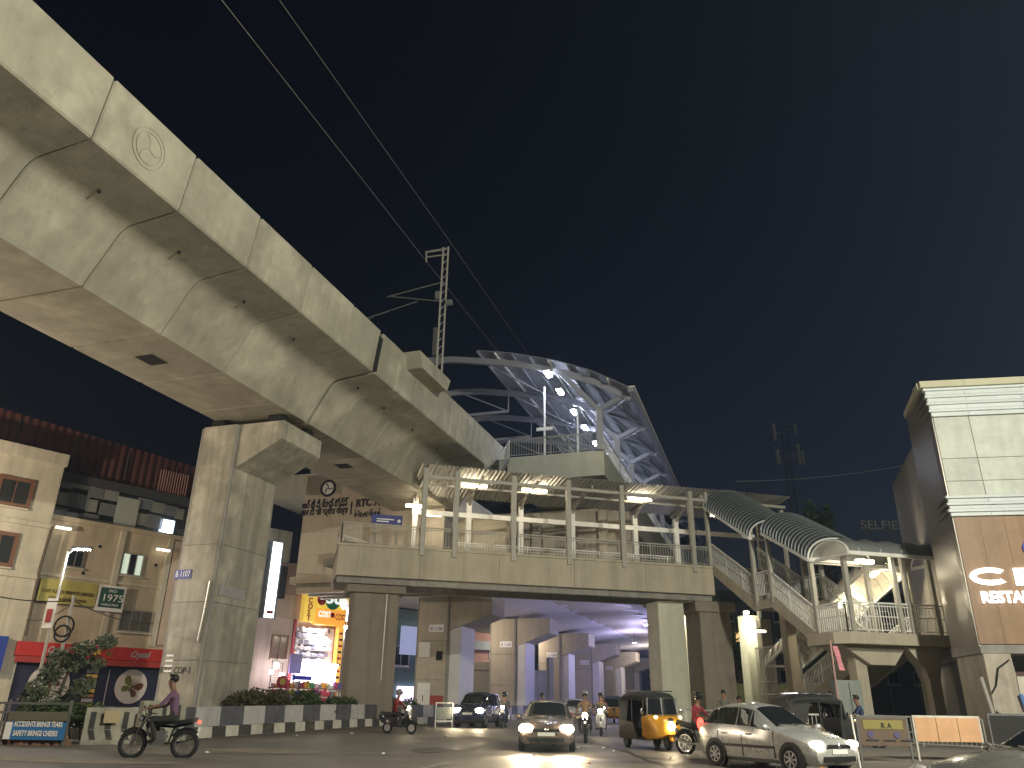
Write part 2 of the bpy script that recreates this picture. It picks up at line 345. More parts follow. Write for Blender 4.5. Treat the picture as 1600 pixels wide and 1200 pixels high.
# marks on the main pier
def on_front(u, v): return V.ony(u, v, 0)
x0, z1 = on_front(275, 891); x1, z0 = on_front(298, 904)
o = plate(P1, V, x0, x1, z0, z1, -.005, blue); text('lettering', 'B 1107', V, x0+.06, -.045, z0+.09, .34, wht, o, .004, width=(x1-x0)-.12)
x0, z0 = on_front(244, 1053); text('stencilled_lettering', 'RTC CDP-1', V, -1.93, -.012, z0+.02, .36, inkd, P1, .004, width=1.45)
m = MB(); xx, zz = on_front(248, 1022)
for i in range(4): m.box(V, -1.72, -1.36, -.02, -.004, zz-.1-i*.2, zz-.02-i*.2)
m.build('stencil_bars', wht, P1)
xa, za = on_front(319, 912); m = MB(); m.tube([V.p(-.16, -.05, za+.1), V.p(-.2, -.06, za-1.2), V.p(-.28, -.06, za-2.3)], .03, 6); m.build('conduit', steel, P1)
FR = V.sub(.05, 0, -90)   # right face: x along the line (away), y into the pier (-r)
y0, z1 = V.onx(343, 914, .05); y1, z0 = V.onx(381, 938, .05)
m = MB(); m.box(V, .055, .085, y0, y1, z0, z1); o = m.build('name_plate', steel, P1)
m = MB(); m.box(V, .056, .07, .8, .9, 6.2, 6.6); m.build('name_plate', steel, P1)
# ================================================================== MEDIAN
med = thing('road_median', 'raised median under the viaduct with painted crash wall and kerb', 'median', V.p(0, 10, .25))
m = MB(); m.slab(V, [(-3.2, -4.6), (1.9, -4.6), (2.05, 20), (1.9, 120), (-3.2, 120)], .1, .55); m.build('planting_bed', earth, med)
barw = surf('barrier_white', (.42, .41, .40), .75, .15, 3, .1, 30, .2, stain=((.15, .13, .11), .5)); bard = surf('barrier_dark', (.085, .085, .10), .75, .25, 3, .1, 30, .2, stain=((.2, .18, .15), .4))
kerbw = surf('kerb_white', (.50, .48, .42), .75, .15, 3, .1, 30, .2, stain=((.2, .17, .13), .6)); kerbd = surf('kerb_dark', (.05, .048, .045), .8, .3, 3, .1, 30, .2, stain=((.22, .17, .12), .5))
def run(p, q, z0, z1, t, n, mats, par, name, k0=0, slope=0.):
    p, q = Vector(p), Vector(q); d = (q-p); L = d.length; d.normalize(); nn = Vector((d.y, -d.x, 0))
    for i in range(n):
        a = p+d*(L*i/n+.008); b = p+d*(L*(i+1)/n-.008); m = MB(); g0, g1 = gz(a.y), gz(b.y)
        m.hexa([a+nn*slope+Vector((0,0,z0+g0)), b+nn*slope+Vector((0,0,z0+g1)), b-nn*t+Vector((0,0,z0+g1)), a-nn*t+Vector((0,0,z0+g0)), a+Vector((0,0,z1+g0)), b+Vector((0,0,z1+g1)), b-nn*t+Vector((0,0,z1+g1)), a-nn*t+Vector((0,0,z1+g0))])
        m.build(name, mats[(i+k0) % len(mats)], par, bevel=.02)
cr_ = [V.p(-3.1, -4.6), V.p(1.2, -4.6), V.p(1.95, -3.7), V.p(2.15, 16), V.p(2.0, 60)]
ck_ = [V.p(-3.4, -5.0), V.p(1.4, -5.0), V.p(2.3, -4.0), V.p(2.5, 16), V.p(2.35, 60)]
def noz(p): return Vector((p.x, p.y, 0))
for lst, z0, z1, t, ns, ms, nm in ((cr_, .33, 1.02, .22, (3, 1, 14, 28), (bard, barw), 'barrier_block'), (ck_, -.02, .36, .3, (6, 2, 26, 30), (kerbw, kerbd), 'kerb_stone')):
    k = 0
    for a, b, n in zip(lst[:-1], lst[1:], ns):
        run(noz(a), noz(b), z0, z1, t, n, ms, med, nm, k, slope=.03); k += n
# ================================================================== STATION
beige = surf('station_beige_panel', (.47, .42, .34), .7, .08, 1.0, .05, 20, .10, rnd=.04)
lilac = surf('pale_painted_concrete', (.60, .60, .62), .6, .08, 1.5, .05, 20, .05)
st = thing('metro_station', 'elevated metro station with lettered beige end wall and curved truss roof', 'station', V.p(3, 40, 8.2))
# lettered end wall, panelled
WD = 19.0
m = MB(); m.box(V, -8.4, 2.2, WD+.06, WD+2.2, 9.1, 16.35); m.build('end_wall_core', concd, st)
zs_ = [9.2, 10.7, 12.3, 14.05, 16.4]; xs_ = [-8.5, -5.6, -2.8, -.3, 2.3]
for i in range(4):
    for k in range(4):
        m = MB(); m.box(V, xs_[k]+.008, xs_[k+1]-.008, WD, WD+.06, zs_[i]+.008, zs_[i+1]-.008); m.build('wall_panel', beige, st)
m = MB(); m.box(V, -8.49, -8.42, WD+.07, WD+8, 9.2, 16.4); m.build('wall_panel', beige, st)
m = MB(); m.box(V, -8.75, 2.2, WD-.35, WD+2, 8.75, 9.2); m.build('wall_ledge', beige, st)
m = MB(); m.box(V, -8.4, 2.0, WD+.0, WD+4, 8.48, 8.75); m.build('ledge_underside', concd, st)
for i in range(3):
    m = MB(); m.box(V, -8.2, 3.2, WD-.2+i*1.5, WD+.15+i*1.5, 8.12, 8.50); m.build('ledge_beam', beige, st)
m = MB(); m.box(V, -3.2, 5.5, 13.6, WD+3, 8.95, 9.40); m.build('entrance_floor', concd, st)
ink = flat('lettering_dark_blue', (.018, .016, .03), .5)
def tw(u0, u1, v, body, h, bold=0.):
    x0, z0 = V.ony(u0, v, WD); x1, _ = V.ony(u1, v, WD)
    return text('wall_lettering', body, V, x0, WD-.03, z0, h, ink, st, .03, width=x1-x0, bold=bold)
tw(472, 543, 795, 'ఆర్ టీ సీ క్రాస్ రోడ్స్', .70, .014)
tw(469, 543, 806, 'आर टी सी क्रॉस रोड्स', .56, .014)
tw(556, 640, 792, 'RTC X ROADS', .74, .022)
tw(554, 594, 806, 'آر ٹی سی کراس روڈ', .56, .01)
x0, za = V.ony(550, 784, WD); _, zb = V.ony(548, 804, WD); m = MB(); m.box(V, x0-.05, x0+.05, WD-.03, WD-.002, zb, za); m.build('divider_bar', ink, st)
xc, zc = V.ony(513, 763, WD); c = V.p(xc, WD-.03, zc)
m = MB(); m.disc(c, V.y, .45, .62, .05, 32)
for k in range(3):
    a0 = rad(90+120*k); m.tube([c+V.x*(.36*f*math.cos(a0+.55*f*f))+Vector((0,0,1))*(.36*f*math.sin(a0+.55*f*f)) for f in (0, .25, .5, .75, 1)], .04, 6)
m.build('emblem', ink, st)
m = MB(); m.disc(c+V.y*.02, V.y, 0, .45, .02, 32); m.build('emblem_field', white, st)
# concourse body behind the footbridge
m = MB(); m.box(V, 2.4, 13.4, 26.5, 96, 9.4, 14.6); m.build('concourse_wall', beige, st)
m = MB(); m.box(V, -8.3, 2.3, 21.3, 96, 9.4, 15.2); m.build('concourse_wall', beige, st)
m = MB(); m.box(V, -8.3, 13.6, 26.6, 96, 10.57, 10.8); m.build('concourse_slab', concd, st)
shut = surf('roller_shutter', (.34, .30, .24), .5, .1, 4, .05)
m = MB(); x_ = 6.0
for i in range(22): m.box(V, 7.9, 10.6, 26.40, 26.46+.03*(i % 2), 10.6+i*.14, 10.6+(i+1)*.14)
m.build('roller_shutter', shut, st)
m = MB(); m.box(V, 3.4, 5.4, 26.42, 26.47, 10.5, 13.0); m.build('dark_doorway', flat('dim_interior', (.03, .028, .025), .8), st)
for r_ in (2.6, 6.3, 11.2): 
    m = MB(); m.box(V, r_, r_+.6, 26.0, 26.49, 10.5, 14.4); m.build('pilaster', beige, st)
# arched transverse ribs under the concourse deck
def zrib(r): return 8.66+.8*math.sin(math.pi/2*max(0, min(1, (r+.5)/8)))-.45*max(0, (r-8)/4.5)**2
darks = surf('shade_dark_soffit', (.055, .05, .05), .9, .2, 1, .1)  # shade put into the colour, so slots between the ribs look dark
rl_ = [-.5+5.3*k/8 for k in range(9)]; rr_ = [4.8+7.7*k/10 for k in range(11)]
for i in range(17):
    d0 = 27.0+i*4.1
    m = MB(); m.prism(V, [(r, zrib(r)) for r in rr_]+[(r, zrib(r)+.12) for r in rr_[::-1]], d0, d0+1.25); m.build('deck_rib', lilac, st)
    m = MB(); m.prism(V, [(r, zrib(r)) for r in rl_]+[(r, zrib(r)+.2) for r in rl_[::-1]], d0+.015, d0+4.085); m.build('deck_panel', lilac, st)
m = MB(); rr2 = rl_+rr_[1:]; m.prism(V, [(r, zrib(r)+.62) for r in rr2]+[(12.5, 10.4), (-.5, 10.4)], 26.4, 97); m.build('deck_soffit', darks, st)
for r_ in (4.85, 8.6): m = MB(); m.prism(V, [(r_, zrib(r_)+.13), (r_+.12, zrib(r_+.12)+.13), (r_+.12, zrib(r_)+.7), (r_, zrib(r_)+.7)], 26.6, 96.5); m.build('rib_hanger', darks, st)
m = MB(); m.box(V, 12.5, 13.3, 26.6, 96, 8.2, 10.14); m.build('edge_beam', lilac, st)
m = MB(); m.box(V, -8.2, -.5, 24, 96, 8.6, 10.14); m.build('deck_slab', concd, st)
# platforms
for r0, r1 in ((6.6, 13.1), (-12.1, -5.6)):
    m = MB(); m.box(V, r0, r1, 19.0, 96, 14.9, 16.55); m.build('platform', surf('platform_fascia', (.44, .45, .38), .7, .08, 1.2, .05, 20, .12), st, bevel=.03)
m = MB(); railing(m, [V.p(6.7, 19.1, 16.55), V.p(13.0, 19.1, 16.55)], 1.25, .17); railing(m, [V.p(13.0, 19.1, 16.55), V.p(13.0, 60, 16.55)], 1.25, .3); m.build('platform_railing', steel, st)
m = MB()
for i in range(7): m.box(V, 5.7, 6.7, 17.2+i*.28, 17.5+i*.28, 14.9+i*.24, 14.98+i*.24)
m.bar(V.p(5.7, 17.1, 14.8), V.p(5.7, 19.1, 16.5), .08, .25); m.bar(V.p(6.7, 17.1, 14.8), V.p(6.7, 19.1, 16.5), .08, .25)
m.build('end_stair', steeld, st)
m = MB(); railing(m, [V.p(6.72, 17.1, 14.95), V.p(6.72, 19.1, 16.6)], 1.2, .17); railing(m, [V.p(5.7, 17.1, 14.95), V.p(5.7, 19.1, 16.6)], 1.2, .17); m.build('stair_railing', steel, st)
# roof: arched frames, purlins, sheeting on both wings
RP = [(.5, 24.35), (2.6, 24.2), (4.8, 23.8), (7.1, 23.35), (10.3, 22.4), (12.9, 21.3), (15.1, 19.95)]
def zroof(r):
    r = .5+abs(r-.5)
    for (a, za), (b, zb) in zip(RP[:-1], RP[1:]):
        if r <= b: return za+(zb-za)*(r-a)/(b-a)
    return RP[-1][1]-(r-15.1)*.65
roofst = surf('roof_frame_steel', (.26, .27, .31), .5, .08, 3, .03, 30, 0); sheetm = surf('roof_sheet', (.30, .315, .37), .6, .1, 2, .08, 12, .1, .2)
dst = [18.0+6.2*i for i in range(11)]
for i, d0 in enumerate(dst):
    m = MB(); rs = [-14.1+29.2*k/28 for k in range(29)]
    for a, b in zip(rs[:-1], rs[1:]): m.bar(V.p(a, d0+.3, zroof(a)-.32), V.p(b, d0+.3, zroof(b)-.32), .26, .42)
    m.build('arch_frame', roofst, st)
    for sgn in (1, -1):
        def X(r): return .5+sgn*(r-.5)
        if i < 9:
            m = MB(); base = V.p(X(12.9), d0+.8, 16.5); node = V.p(X(12.9), d0+.8, 19.2)
            m.bar(base, node, .42, .42); m.bar(node, V.p(X(10.4), d0+.4, 22.0), .3, .3); m.bar(node, V.p(X(14.7), d0+.4, 19.9), .3, .3)
            m.build('branching_column', roofst, st)
for sgn in (1, -1):
    def X(r): return .5+sgn*(r-.5)
    for i in range(10):
        for (a, b) in ((4.8, 7.3), (7.3, 9.9), (9.9, 12.5), (12.5, 15.15)):
            m = MB(); d0, d1 = dst[i]-(.7 if i == 0 else 0)+.02, dst[i+1]-.02
            rows = [[V.p(X(a+(b-a)*k/3), d, zroof(a+(b-a)*k/3)+.08) for k in range(4)] for d in (d0, d1)]
            m.sheet(rows, (0, 0, .04)); m.build('roof_panel', sheetm, st)
    for r_ in (4.85, 6.1, 7.35, 8.6, 9.9, 11.2, 12.5, 13.8, 15.1):
        m = MB(); m.bar(V.p(X(r_), 17.3, zroof(r_)-.03), V.p(X(r_), 80, zroof(r_)-.03), .1, .16); m.build('purlin', white if r_ in (6.1, 9.9, 13.8) else roofst, st)
    m = MB()
    for i in range(10):
        m.bar(V.p(X(12.4), dst[i]+.3, zroof(12.4)-.4), V.p(X(14.9), dst[i+1]+.3, zroof(14.9)-.4), .14); m.bar(V.p(X(14.9), dst[i]+.3, zroof(14.9)-.4), V.p(X(12.4), dst[i+1]+.3, zroof(12.4)-.4), .14)
        m.bar(V.p(X(5.0), dst[i]+.3, zroof(5)-.4), V.p(X(8.6), dst[i+1]+.3, zroof(8.6)-.4), .08)
    m.build('wind_brace', roofst, st)
    m = MB(); m.bar(V.p(X(15.25), 17.3, 19.85), V.p(X(15.25), 80, 19.85), .35, .3); m.build('gutter', roofst, st)
    for i in range(34):
        m = MB(); m.box(V, X(15.0) if sgn > 0 else X(15.5), X(15.5) if sgn > 0 else X(15.0), 17.4+i*1.8, 19.1+i*1.8, 20.05, 20.12); m.build('eave_panel', white, st)
for d0 in (24.5, 30.7, 36.9):
    m = MB(); m.bar(V.p(-3.6, d0, 22.0), V.p(4.8, d0, 22.0), .12, .2); m.bar(V.p(-3.6, d0, 22.0), V.p(-3.6, d0, 24.0), .09); m.bar(V.p(4.8, d0, 22.0), V.p(4.8, d0, 23.6), .09)
    m.bar(V.p(-3.6, d0, 22), V.p(.5, d0, 24.1), .08); m.bar(V.p(4.8, d0, 22), V.p(.5, d0, 24.1), .08); m.build('tie_truss', roofst, st)
led = emit('led_white', (.78, .82, 1.0), 170)
for i, d0 in enumerate([18.3, 21.6, 25.9, 29.6, 33.8, 38.5, 43.5]):
    m = MB(); m.box(V, 9.45, 9.75, d0-.45, d0+.45, 21.9, 22.0)
    t = thing('platform_light', '%s platform floodlight from the near end under the station roof' % ORD[i], 'light', V.p(9.6, d0, 21.9), group='floodlights under the station roof')
    m.build('lens', led, t)
    h = MB(); h.box(V, 9.4, 9.8, d0-.5, d0+.5, 22.005, 22.1); h.bar(V.p(9.6, d0, 22.1), V.p(9.6, d0, zroof(9.6)-.1), .05); h.build('housing', steel, t)
for i, (r_, d0, z0) in enumerate(((9.0, 19.6, 16.55), (11.1, 20.4, 16.55))):
    t = thing('platform_pole', ['tall white pole with cross plate at the near platform end', 'shorter white pole behind the platform end railing'][i], 'pole', V.p(r_, d0, z0))
    m = MB(); m.tube([V.p(r_, d0, z0), V.p(r_, d0, 21.6-1.6*i)], .07, 8); m.build('shaft', white, t)
    if i == 0: m = MB(); m.box(V, r_-.55, r_+.55, d0-.08, d0+.08, z0+1.9, z0+2.1); m.build('cross_plate', white, t)
    else: m = MB(); m.disc(V.p(r_, d0, z0+.03), (0, 0, 1), 0, .16, .06, 14); m.build('base_plate', steel, t)
# station piers in a receding row
for i, d0 in enumerate([25.5, 41.5, 57.5, 73.5, 89.5, 105.5]):
    t = pier('%s pier in the row under the station, with side corbel' % ORD[i], -2.2, .3, d0, d0+3.3, 8.58, 3.4, 6.2, 7.3, mat=conc3, grp='piers under the station deck')
    for cz in (0,):
        m = MB(); m.box(V, .32, 1.15, d0+.2, d0+3.1, .3, 8.5); m.build('side_column', lilac, t, bevel=.05)
    if i < 5:
        o = plate(t, V, -1.2, -.1, 6.1, 6.6, d0-.005, wht); text('lettering', 'B 110%d' % (6-i), V, -1.1, d0-.045, 6.2, .36, blue, o, .003, width=.9)
    if i == 0:
        for (a, b, c_, d_, mt, nm) in ((-1.9, -1.05, 4.4, 5.4, white, 'cover_plate'), (-.55, -.1, 4.2, 4.8, black, 'vent_opening'), (-1.85, -.9, .4, 2.7, white, 'service_door'), (-.85, .1, .9, 1.9, flat('red_cabinet', (.28, .03, .02), .5), 'cable_box')):
            m = MB(); m.box(V, a, b, d0-.06, d0-.004, c_, d_); o = m.build(nm, mt, t)
        text('lettering', 'I', V, -1.48, d0-.09, 1.5, .6, inkd, t, .004)
purp = emit('violet_flood', (.50, .46, 1.0), 260)
for i, (u, v_, zz) in enumerate(((944, 936, 9.35), (1011, 976, 9.2))):
    x_, y_ = V.onz(u, v_, zz)
    t = thing('deck_floodlight', ['nearer violet floodlight under the arched deck ribs', 'farther violet floodlight under the arched deck ribs'][i], 'light', V.p(x_, y_, zz))
    m = MB(); m.box(V, x_-.28, x_+.28, y_-.12, y_+.12, zz-.06, zz); m.build('lens', purp, t)
    lamp('flood_light', 'POINT', V.p(x_, y_, zz-2.2), (120, 700)[i], (.56, .54, 1.0), t, .3)
    m = MB(); m.box(V, x_-.32, x_+.32, y_-.16, y_+.16, zz+.003, zz+.15); m.bar(V.p(x_, y_, zz+.1), V.p(x_, y_, zz+.6), .06); m.build('housing', steeld, t)
for i, (x_, y_, c_, pw) in enumerate(((7.0, 66, (.66, .60, 1.0), 1200), (7.0, 88, (.9, .75, .7), 1800), (-3.6, 38, (1.0, .8, .62), 700), (-3.6, 56, (1.0, .8, .65), 700))):  # added fill lamps, unseen, to brighten the ribs and far piers
    t = thing('deck_floodlight', '%s added unseen fill light under the station deck' % ORD[i], 'light', V.p(x_, y_, 8.1)); m = MB(); m.box(V, x_-.2, x_+.2, y_-.1, y_+.1, 8.1, 8.14); m.build('lens', emit('far_fill_%d' % i, c_, 60), t); m = MB(); m.box(V, x_-.24, x_+.24, y_-.14, y_+.14, 8.145, 8.3); m.bar(V.p(x_, y_, 8.3), V.p(x_, y_, 9.2), .06); m.build('housing', steeld, t)
    lamp('flood_light', 'POINT', V.p(x_, y_, 7.7), pw, c_, t, .3)
for i, y_ in enumerate((43, 57, 72, 86)):
    t = thing('deck_uplight', '%s violet uplight outside the deck edge behind the right columns' % ORD[i], 'light', V.p(14.4, y_, .3)); p_ = V.p(14.4, y_, 3.6)
    m = MB(); m.tube([V.p(14.5, y_+.1, .3), V.p(14.5, y_+.1, 3.5)], .06, 8); m.build('post', steeld, t); m = MB(); m.box(V, 14.3, 14.6, y_-.15, y_+.25, 3.3, 3.5); m.build('housing', steeld, t)
    m = MB(); m.box(V, 14.32, 14.58, y_-.12, y_+.22, 3.505, 3.52); m.build('lens', emit('uplight_violet', (.52, .5, 1.0), 40), t)
    lamp('uplight_light', 'SPOT', p_, (2300, 2300, 2000, 1800)[i], (.54, .52, 1.0), t, .2, V.p(5.5, y_-7, 9.3), 120, .8)
# ================================================================== FOOTBRIDGE
brm = surf('bridge_fascia', (.45, .41, .32), .75, .10, 1.0, .1, 20, .22, rnd=.03)
fb = thing('footbridge', 'covered footbridge with beige fascia, steel posts and corrugated roof over the road', 'footbridge', B.p(11, 2, 7.7))
BE = 22.6
for i in range(5):
    a, b = BE*i/5, BE*(i+1)/5; m = MB(); m.box(B, a+.006, b-.006, 0, .22, 7.72, 9.3); m.build('fascia_panel', brm, fb, bevel=.015)
m = MB(); m.box(B, -.06, BE+.03, -.06, .35, 9.305, 9.45); m.build('coping', brm, fb, bevel=.02)
m = MB(); m.box(B, 0, BE, .25, 4.4, 8.9, 9.42); m.build('deck', concd, fb)
m = MB(); m.box(B, 0, .22, .24, 4.4, 7.72, 8.89); m.box(B, BE-.22, BE, .24, 4.4, 7.72, 8.89); m.build('end_fascia', brm, fb)
m = MB(); m.box(B, .1, BE-.1, .3, .7, 7.38, 8.88); m.box(B, .1, BE-.1, 3.2, 3.6, 7.38, 8.88); m.build('girder', concd, fb)
for i in range(10):
    m = MB(); m.box(B, .6+i*2.3, .85+i*2.3, .72, 3.18, 7.8, 8.88); m.build('cross_beam', concd, fb)
posts = [4.55, 6.4, 9.85, 13.25, 16.7, 21.35, 22.45]
for i, s_ in enumerate(posts):
    wd = .14 if i < 6 else .09
    m = MB(); m.box(B, s_-wd, s_+wd, -.12, .16, 9.0 if i < 6 else 9.46, 14.05); m.build('front_post', steelp, fb, bevel=.015)
for s_ in [4.6, 8.0, 11.4, 14.9, 19.3, 22.3]:
    m = MB(); m.box(B, s_-.15, s_+.15, 3.85, 4.15, 9.42, 13.2); m.build('rear_post', white, fb)
    m = MB(); m.bar(B.p(s_, 4.0, 13.0), B.p(s_, 2.2, 13.9), .14, .2); m.build('knee_brace', steelp, fb)
    m = MB(); m.bar(B.p(s_, 4.6, 13.45), B.p(s_, .2, 13.85), .12, .22); m.build('rafter', steelp, fb)
m = MB(); m.box(B, 4.4, 28.2, -.05, .1, 13.46, 13.64); m.build('front_beam', steelp, fb)
m = MB(); m.box(B, 4.4, 28.2, 3.84, 4.0, 12.2, 12.5); m.build('rear_beam', white, fb)
m = MB(); m.box(B, 4.4, 28.2, 2.2, 2.3, 13.62, 13.74); m.build('purlin', steelp, fb)
cor = surf('corrugated_sheet', (.40, .40, .37), .45, .1, 2, .05, 20, .1, .35)
def corr(F, s0, s1, fn, pitch=.25, amp=.035, ny=4):
    """trapezoidal sheet: ridges across y"""
    n = int((s1-s0)/pitch)*4; cols = []
    for k in range(n+1):
        s_ = s0+(s1-s0)*k/n; up = amp if k % 4 in (1, 2) else -amp; cols.append((s_, up))
    return [[F.p(s_, fn[0]+(fn[1]-fn[0])*j/ny, fn[2]+(fn[3]-fn[2])*j/ny+up) for s_, up in cols] for j in range(ny+1)]
bays = [4.2, 8.0, 11.8, 15.6, 19.4, 23.2, 28.4]
for a, b in zip(bays[:-1], bays[1:]):
    m = MB(); m.sheet(corr(B, a, b-.01, (-.45, 4.7, 14.15, 13.62)), (0, 0, .012)); m.build('roof_sheet', cor, fb)
m = MB(); railing(m, [B.p(.12, .14, 9.45), B.p(BE, .14, 9.45)], 1.15, .17, .032, (.1, .88)); m.build('front_railing', steelp, fb)
m = MB(); railing(m, [B.p(.12, 4.2, 9.42), B.p(.12, .14, 9.42)], 1.15, .17, .032, (.1, .88)); m.build('end_railing', steelp, fb)
m = MB(); railing(m, [B.p(7, 3.7, 9.42), B.p(22, 3.7, 9.42)], 1.15, .2, .03, (.1, .5, .88)); m.build('rear_railing', white, fb)
tube_w = emit('warm_tube', (1.0, .83, .56), 38)
def batten(label, c, ax, L, group, par=None, mt=None, wdt=.125, nm='tube_light'):
    t = thing(nm, label, 'light', c, group=group); c = Vector(c); ax = ax.normalized()
    m = MB(); m.bar(c-ax*L/2, c+ax*L/2, wdt*1.6, wdt); m.build('tube', mt or tube_w, t)
    m = MB(); m.bar(c-ax*(L/2+.04)+Vector((0,0,wdt*.9)), c+ax*(L/2+.04)+Vector((0,0,wdt*.9)), wdt*1.1, wdt*.6); m.bar(c+Vector((0,0,wdt)), c+Vector((0,0,.3)), .03); m.build('batten', steel, t)
    return t
for i, (u, v_) in enumerate(((741, 759), (835, 767), (1000, 780))):
    s_, zz = B.ony(u, v_, 1.6)
    batten('%s warm tube light from the left under the footbridge roof' % ORD[i], B.p(s_, 1.6, zz), B.x, 1.55, 'tube lights under the footbridge roof')
for i, (u, v_, yy) in enumerate(((650, 791, 3.2), (675, 804, 5.5))):
    s_, zz = B.ony(u, v_, yy)
    batten(['left of two bright tube lights at the station entrance below the viaduct', 'right and lower of two bright tube lights at the station entrance'][i], B.p(s_, yy, zz), B.x, 1.2, None)
# entrance sign, escalator balustrades and lit entrance wall
s0, z0 = B.ony(580, 817, 2.6); s1, z1 = B.ony(629, 809, 2.6)
t = thing('entrance_sign', 'long dark blue direction sign above the footbridge railing near the entrance', 'sign', B.p((s0+s1)/2, 2.6, z0))
m = MB(); m.box(B, s0, s1, 2.56, 2.64, z0, z1+.1); m.build('panel', blue, t)
m = MB(); m.box(B, s0+.3, s1-.5, 2.552, 2.558, z0+.24, z0+.30); m.build('legend_line', wht, t); m = MB(); m.box(B, s0+.3, s1-.8, 2.552, 2.558, z0+.1, z0+.17); m.build('legend_line', wht, t)
m = MB(); m.disc(B.p(s1-.2, 2.55, z0+.2), B.y, 0, .1, .02, 12); m.build('symbol', wht, t)
m = MB()
for s_ in (s0+.3, s1-.3): m.bar(B.p(s_, 2.6, 9.4), B.p(s_, 2.6, z0), .06)
m.build('leg', steel, t)
esc = thing('escalator', 'grey escalator with pale handrails beside the lettered wall', 'escalator', B.p(2.6, 5, 9.4))
for k, yy in enumerate((3.5, 4.7)):
    m = MB(); m.prism(B, [(.4, 10.3), (4.3, 9.4), (4.3, 9.1), (.4, 9.2)], yy, yy+.08); m.build('balustrade', steeld, esc)
    m = MB(); m.tube([B.p(.4, yy+.04, 10.5), B.p(3.6, yy+.04, 9.75), B.p(4.4, yy+.04, 9.7)], .06, 6); m.build('handrail', white, esc)
m = MB(); m.prism(B, [(.4, 9.9), (4.2, 9.15), (4.2, 9.0), (.4, 9.0)], 3.6, 4.68); m.build('step_band', steel, esc)
m = MB(); m.box(V, 2.35, 6.2, 20.8, 21.0, 9.4, 13.0); m.build('entrance_wall', surf('cream_wall', (.62, .55, .42), .7, .06, 1, .03), st)
# supports of the bridge
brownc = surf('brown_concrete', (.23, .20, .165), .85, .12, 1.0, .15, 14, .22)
bp = thing('bridge_pier', 'broad dark concrete pier under the left end of the footbridge', 'pier', B.p(2.3, 1.6, .3))
m = MB(); m.slab(B, [(1.15, .75), (3.45, .75), (3.62, .95), (3.62, 2.3), (3.45, 2.5), (1.15, 2.5), (.98, 2.3), (.98, .95)], .25, 7.36); m.build('shaft', brownc, bp, bevel=.02)
m = MB(); m.box(B, .7, 3.9, .5, 2.9, 6.95, 7.37); m.build('cap', brownc, bp, bevel=.04)
m = MB(); m.tube([B.p(2.9, .72, 7.0), B.p(2.9, .72, 2.5)], .035, 6); m.build('drain_pipe', steel, bp)
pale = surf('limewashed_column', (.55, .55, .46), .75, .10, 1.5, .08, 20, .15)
def column(label, u0, u1, yw, dep, ztop, mt, v0=960, cap=0.):
    s0, _ = B.ony(u0, v0, yw); s1, _ = B.ony(u1, v0, yw)
    t = thing('bridge_column', label, 'column', B.p((s0+s1)/2, yw+dep/2, .3))
    m = MB(); m.box(B, s0, s1, yw, yw+dep, .2, ztop); m.build('shaft', mt, t, bevel=.05)
    m = MB(); m.box(B, s0-.12, s1+.12, yw-.1, yw+dep+.1, .2, .55); m.build('plinth', mt, t, bevel=.03)
    if cap: m = MB(); m.box(B, s0-cap, s1+cap, yw-.15, yw+dep+.15, ztop-.6, ztop+.02); m.build('cap', mt, t, bevel=.04)
    return t, s0, s1
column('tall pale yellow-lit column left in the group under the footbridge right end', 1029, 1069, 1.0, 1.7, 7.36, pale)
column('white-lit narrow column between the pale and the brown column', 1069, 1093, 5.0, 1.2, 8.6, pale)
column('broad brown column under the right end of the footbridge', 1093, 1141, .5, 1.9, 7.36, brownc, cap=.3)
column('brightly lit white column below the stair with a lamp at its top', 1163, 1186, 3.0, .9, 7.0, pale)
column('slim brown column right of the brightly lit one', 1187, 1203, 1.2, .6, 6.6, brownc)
lm = emit('lamp_warm_white', (1.0, .93, .66), 420)
def bracket_lamp(label, p, aimv, power, nm='bracket_lamp', col=(1.0, .93, .66), spot=130):
    t = thing(nm, label, 'lamp', p); p = Vector(p)
    m = MB(); m.ball(p, (.16, .16, .10), 10, 6); m.build('bulb', lm, t, smooth=True)
    m = MB(); m.bar(p+Vector((0,0,.12)), p+Vector((0,.5,.2)), .06); m.disc(p+Vector((0,0,.12)), (0,0,1), 0, .22, .05, 14); m.build('bracket', steeld, t)
    lamp('lamp_light', 'SPOT', p-Vector((0,0,.14)), power, col, t, .12, p+Vector(aimv), spot)
s_, zz = B.ony(1166, 958, 2.4); bracket_lamp('glaring lamp on the underside of the stair', B.p(s_, 2.4, zz), (0, .3, -1), 900)
s_, zz = B.ony(1082, 962, 4.2); bracket_lamp('lamp hidden behind the bridge cap lighting the narrow white column', B.p(s_, 4.2, zz+.4), (0, .2, -1), 500)
# ================================================================== STAIR
sr = thing('covered_stair', 'dog-leg covered stair with barrel canopies descending from the footbridge to the road', 'stair', B.p(25, -5, .3))
sA, sB_ = 22.6, 25.8
def flight(s0, s1, w0, z0, w1, z1, n, nm='step', th=.5):
    for i in range(n):
        f0, f1 = i/n, (i+1)/n; wa, wb = w0+(w1-w0)*f0, w0+(w1-w0)*f1; zt = z0+(z1-z0)*f1
        m = MB(); m.box(B, s0+.12, s1-.12, min(wa, wb), max(wa, wb)+.03, zt-.02, zt+abs(z1-z0)/n*.96); m.build(nm, concd, sr)
    for s_ in (s0-.05, s1-.1):
        m = MB(); m.prismx(B, [(w0, z0+.16), (w1, z1+.16), (w1, z1-th), (w0, z0-th)], s_, s_+.15); m.build('stringer', brm, sr)
    m = MB(); m.prismx(B, [(w0, z0-.22), (w1, z1-.22), (w1, z1-th+.05), (w0, z0-th+.05)], s0+.1, s1-.1); m.build('flight_soffit', conc3, sr)
LZ = 4.72
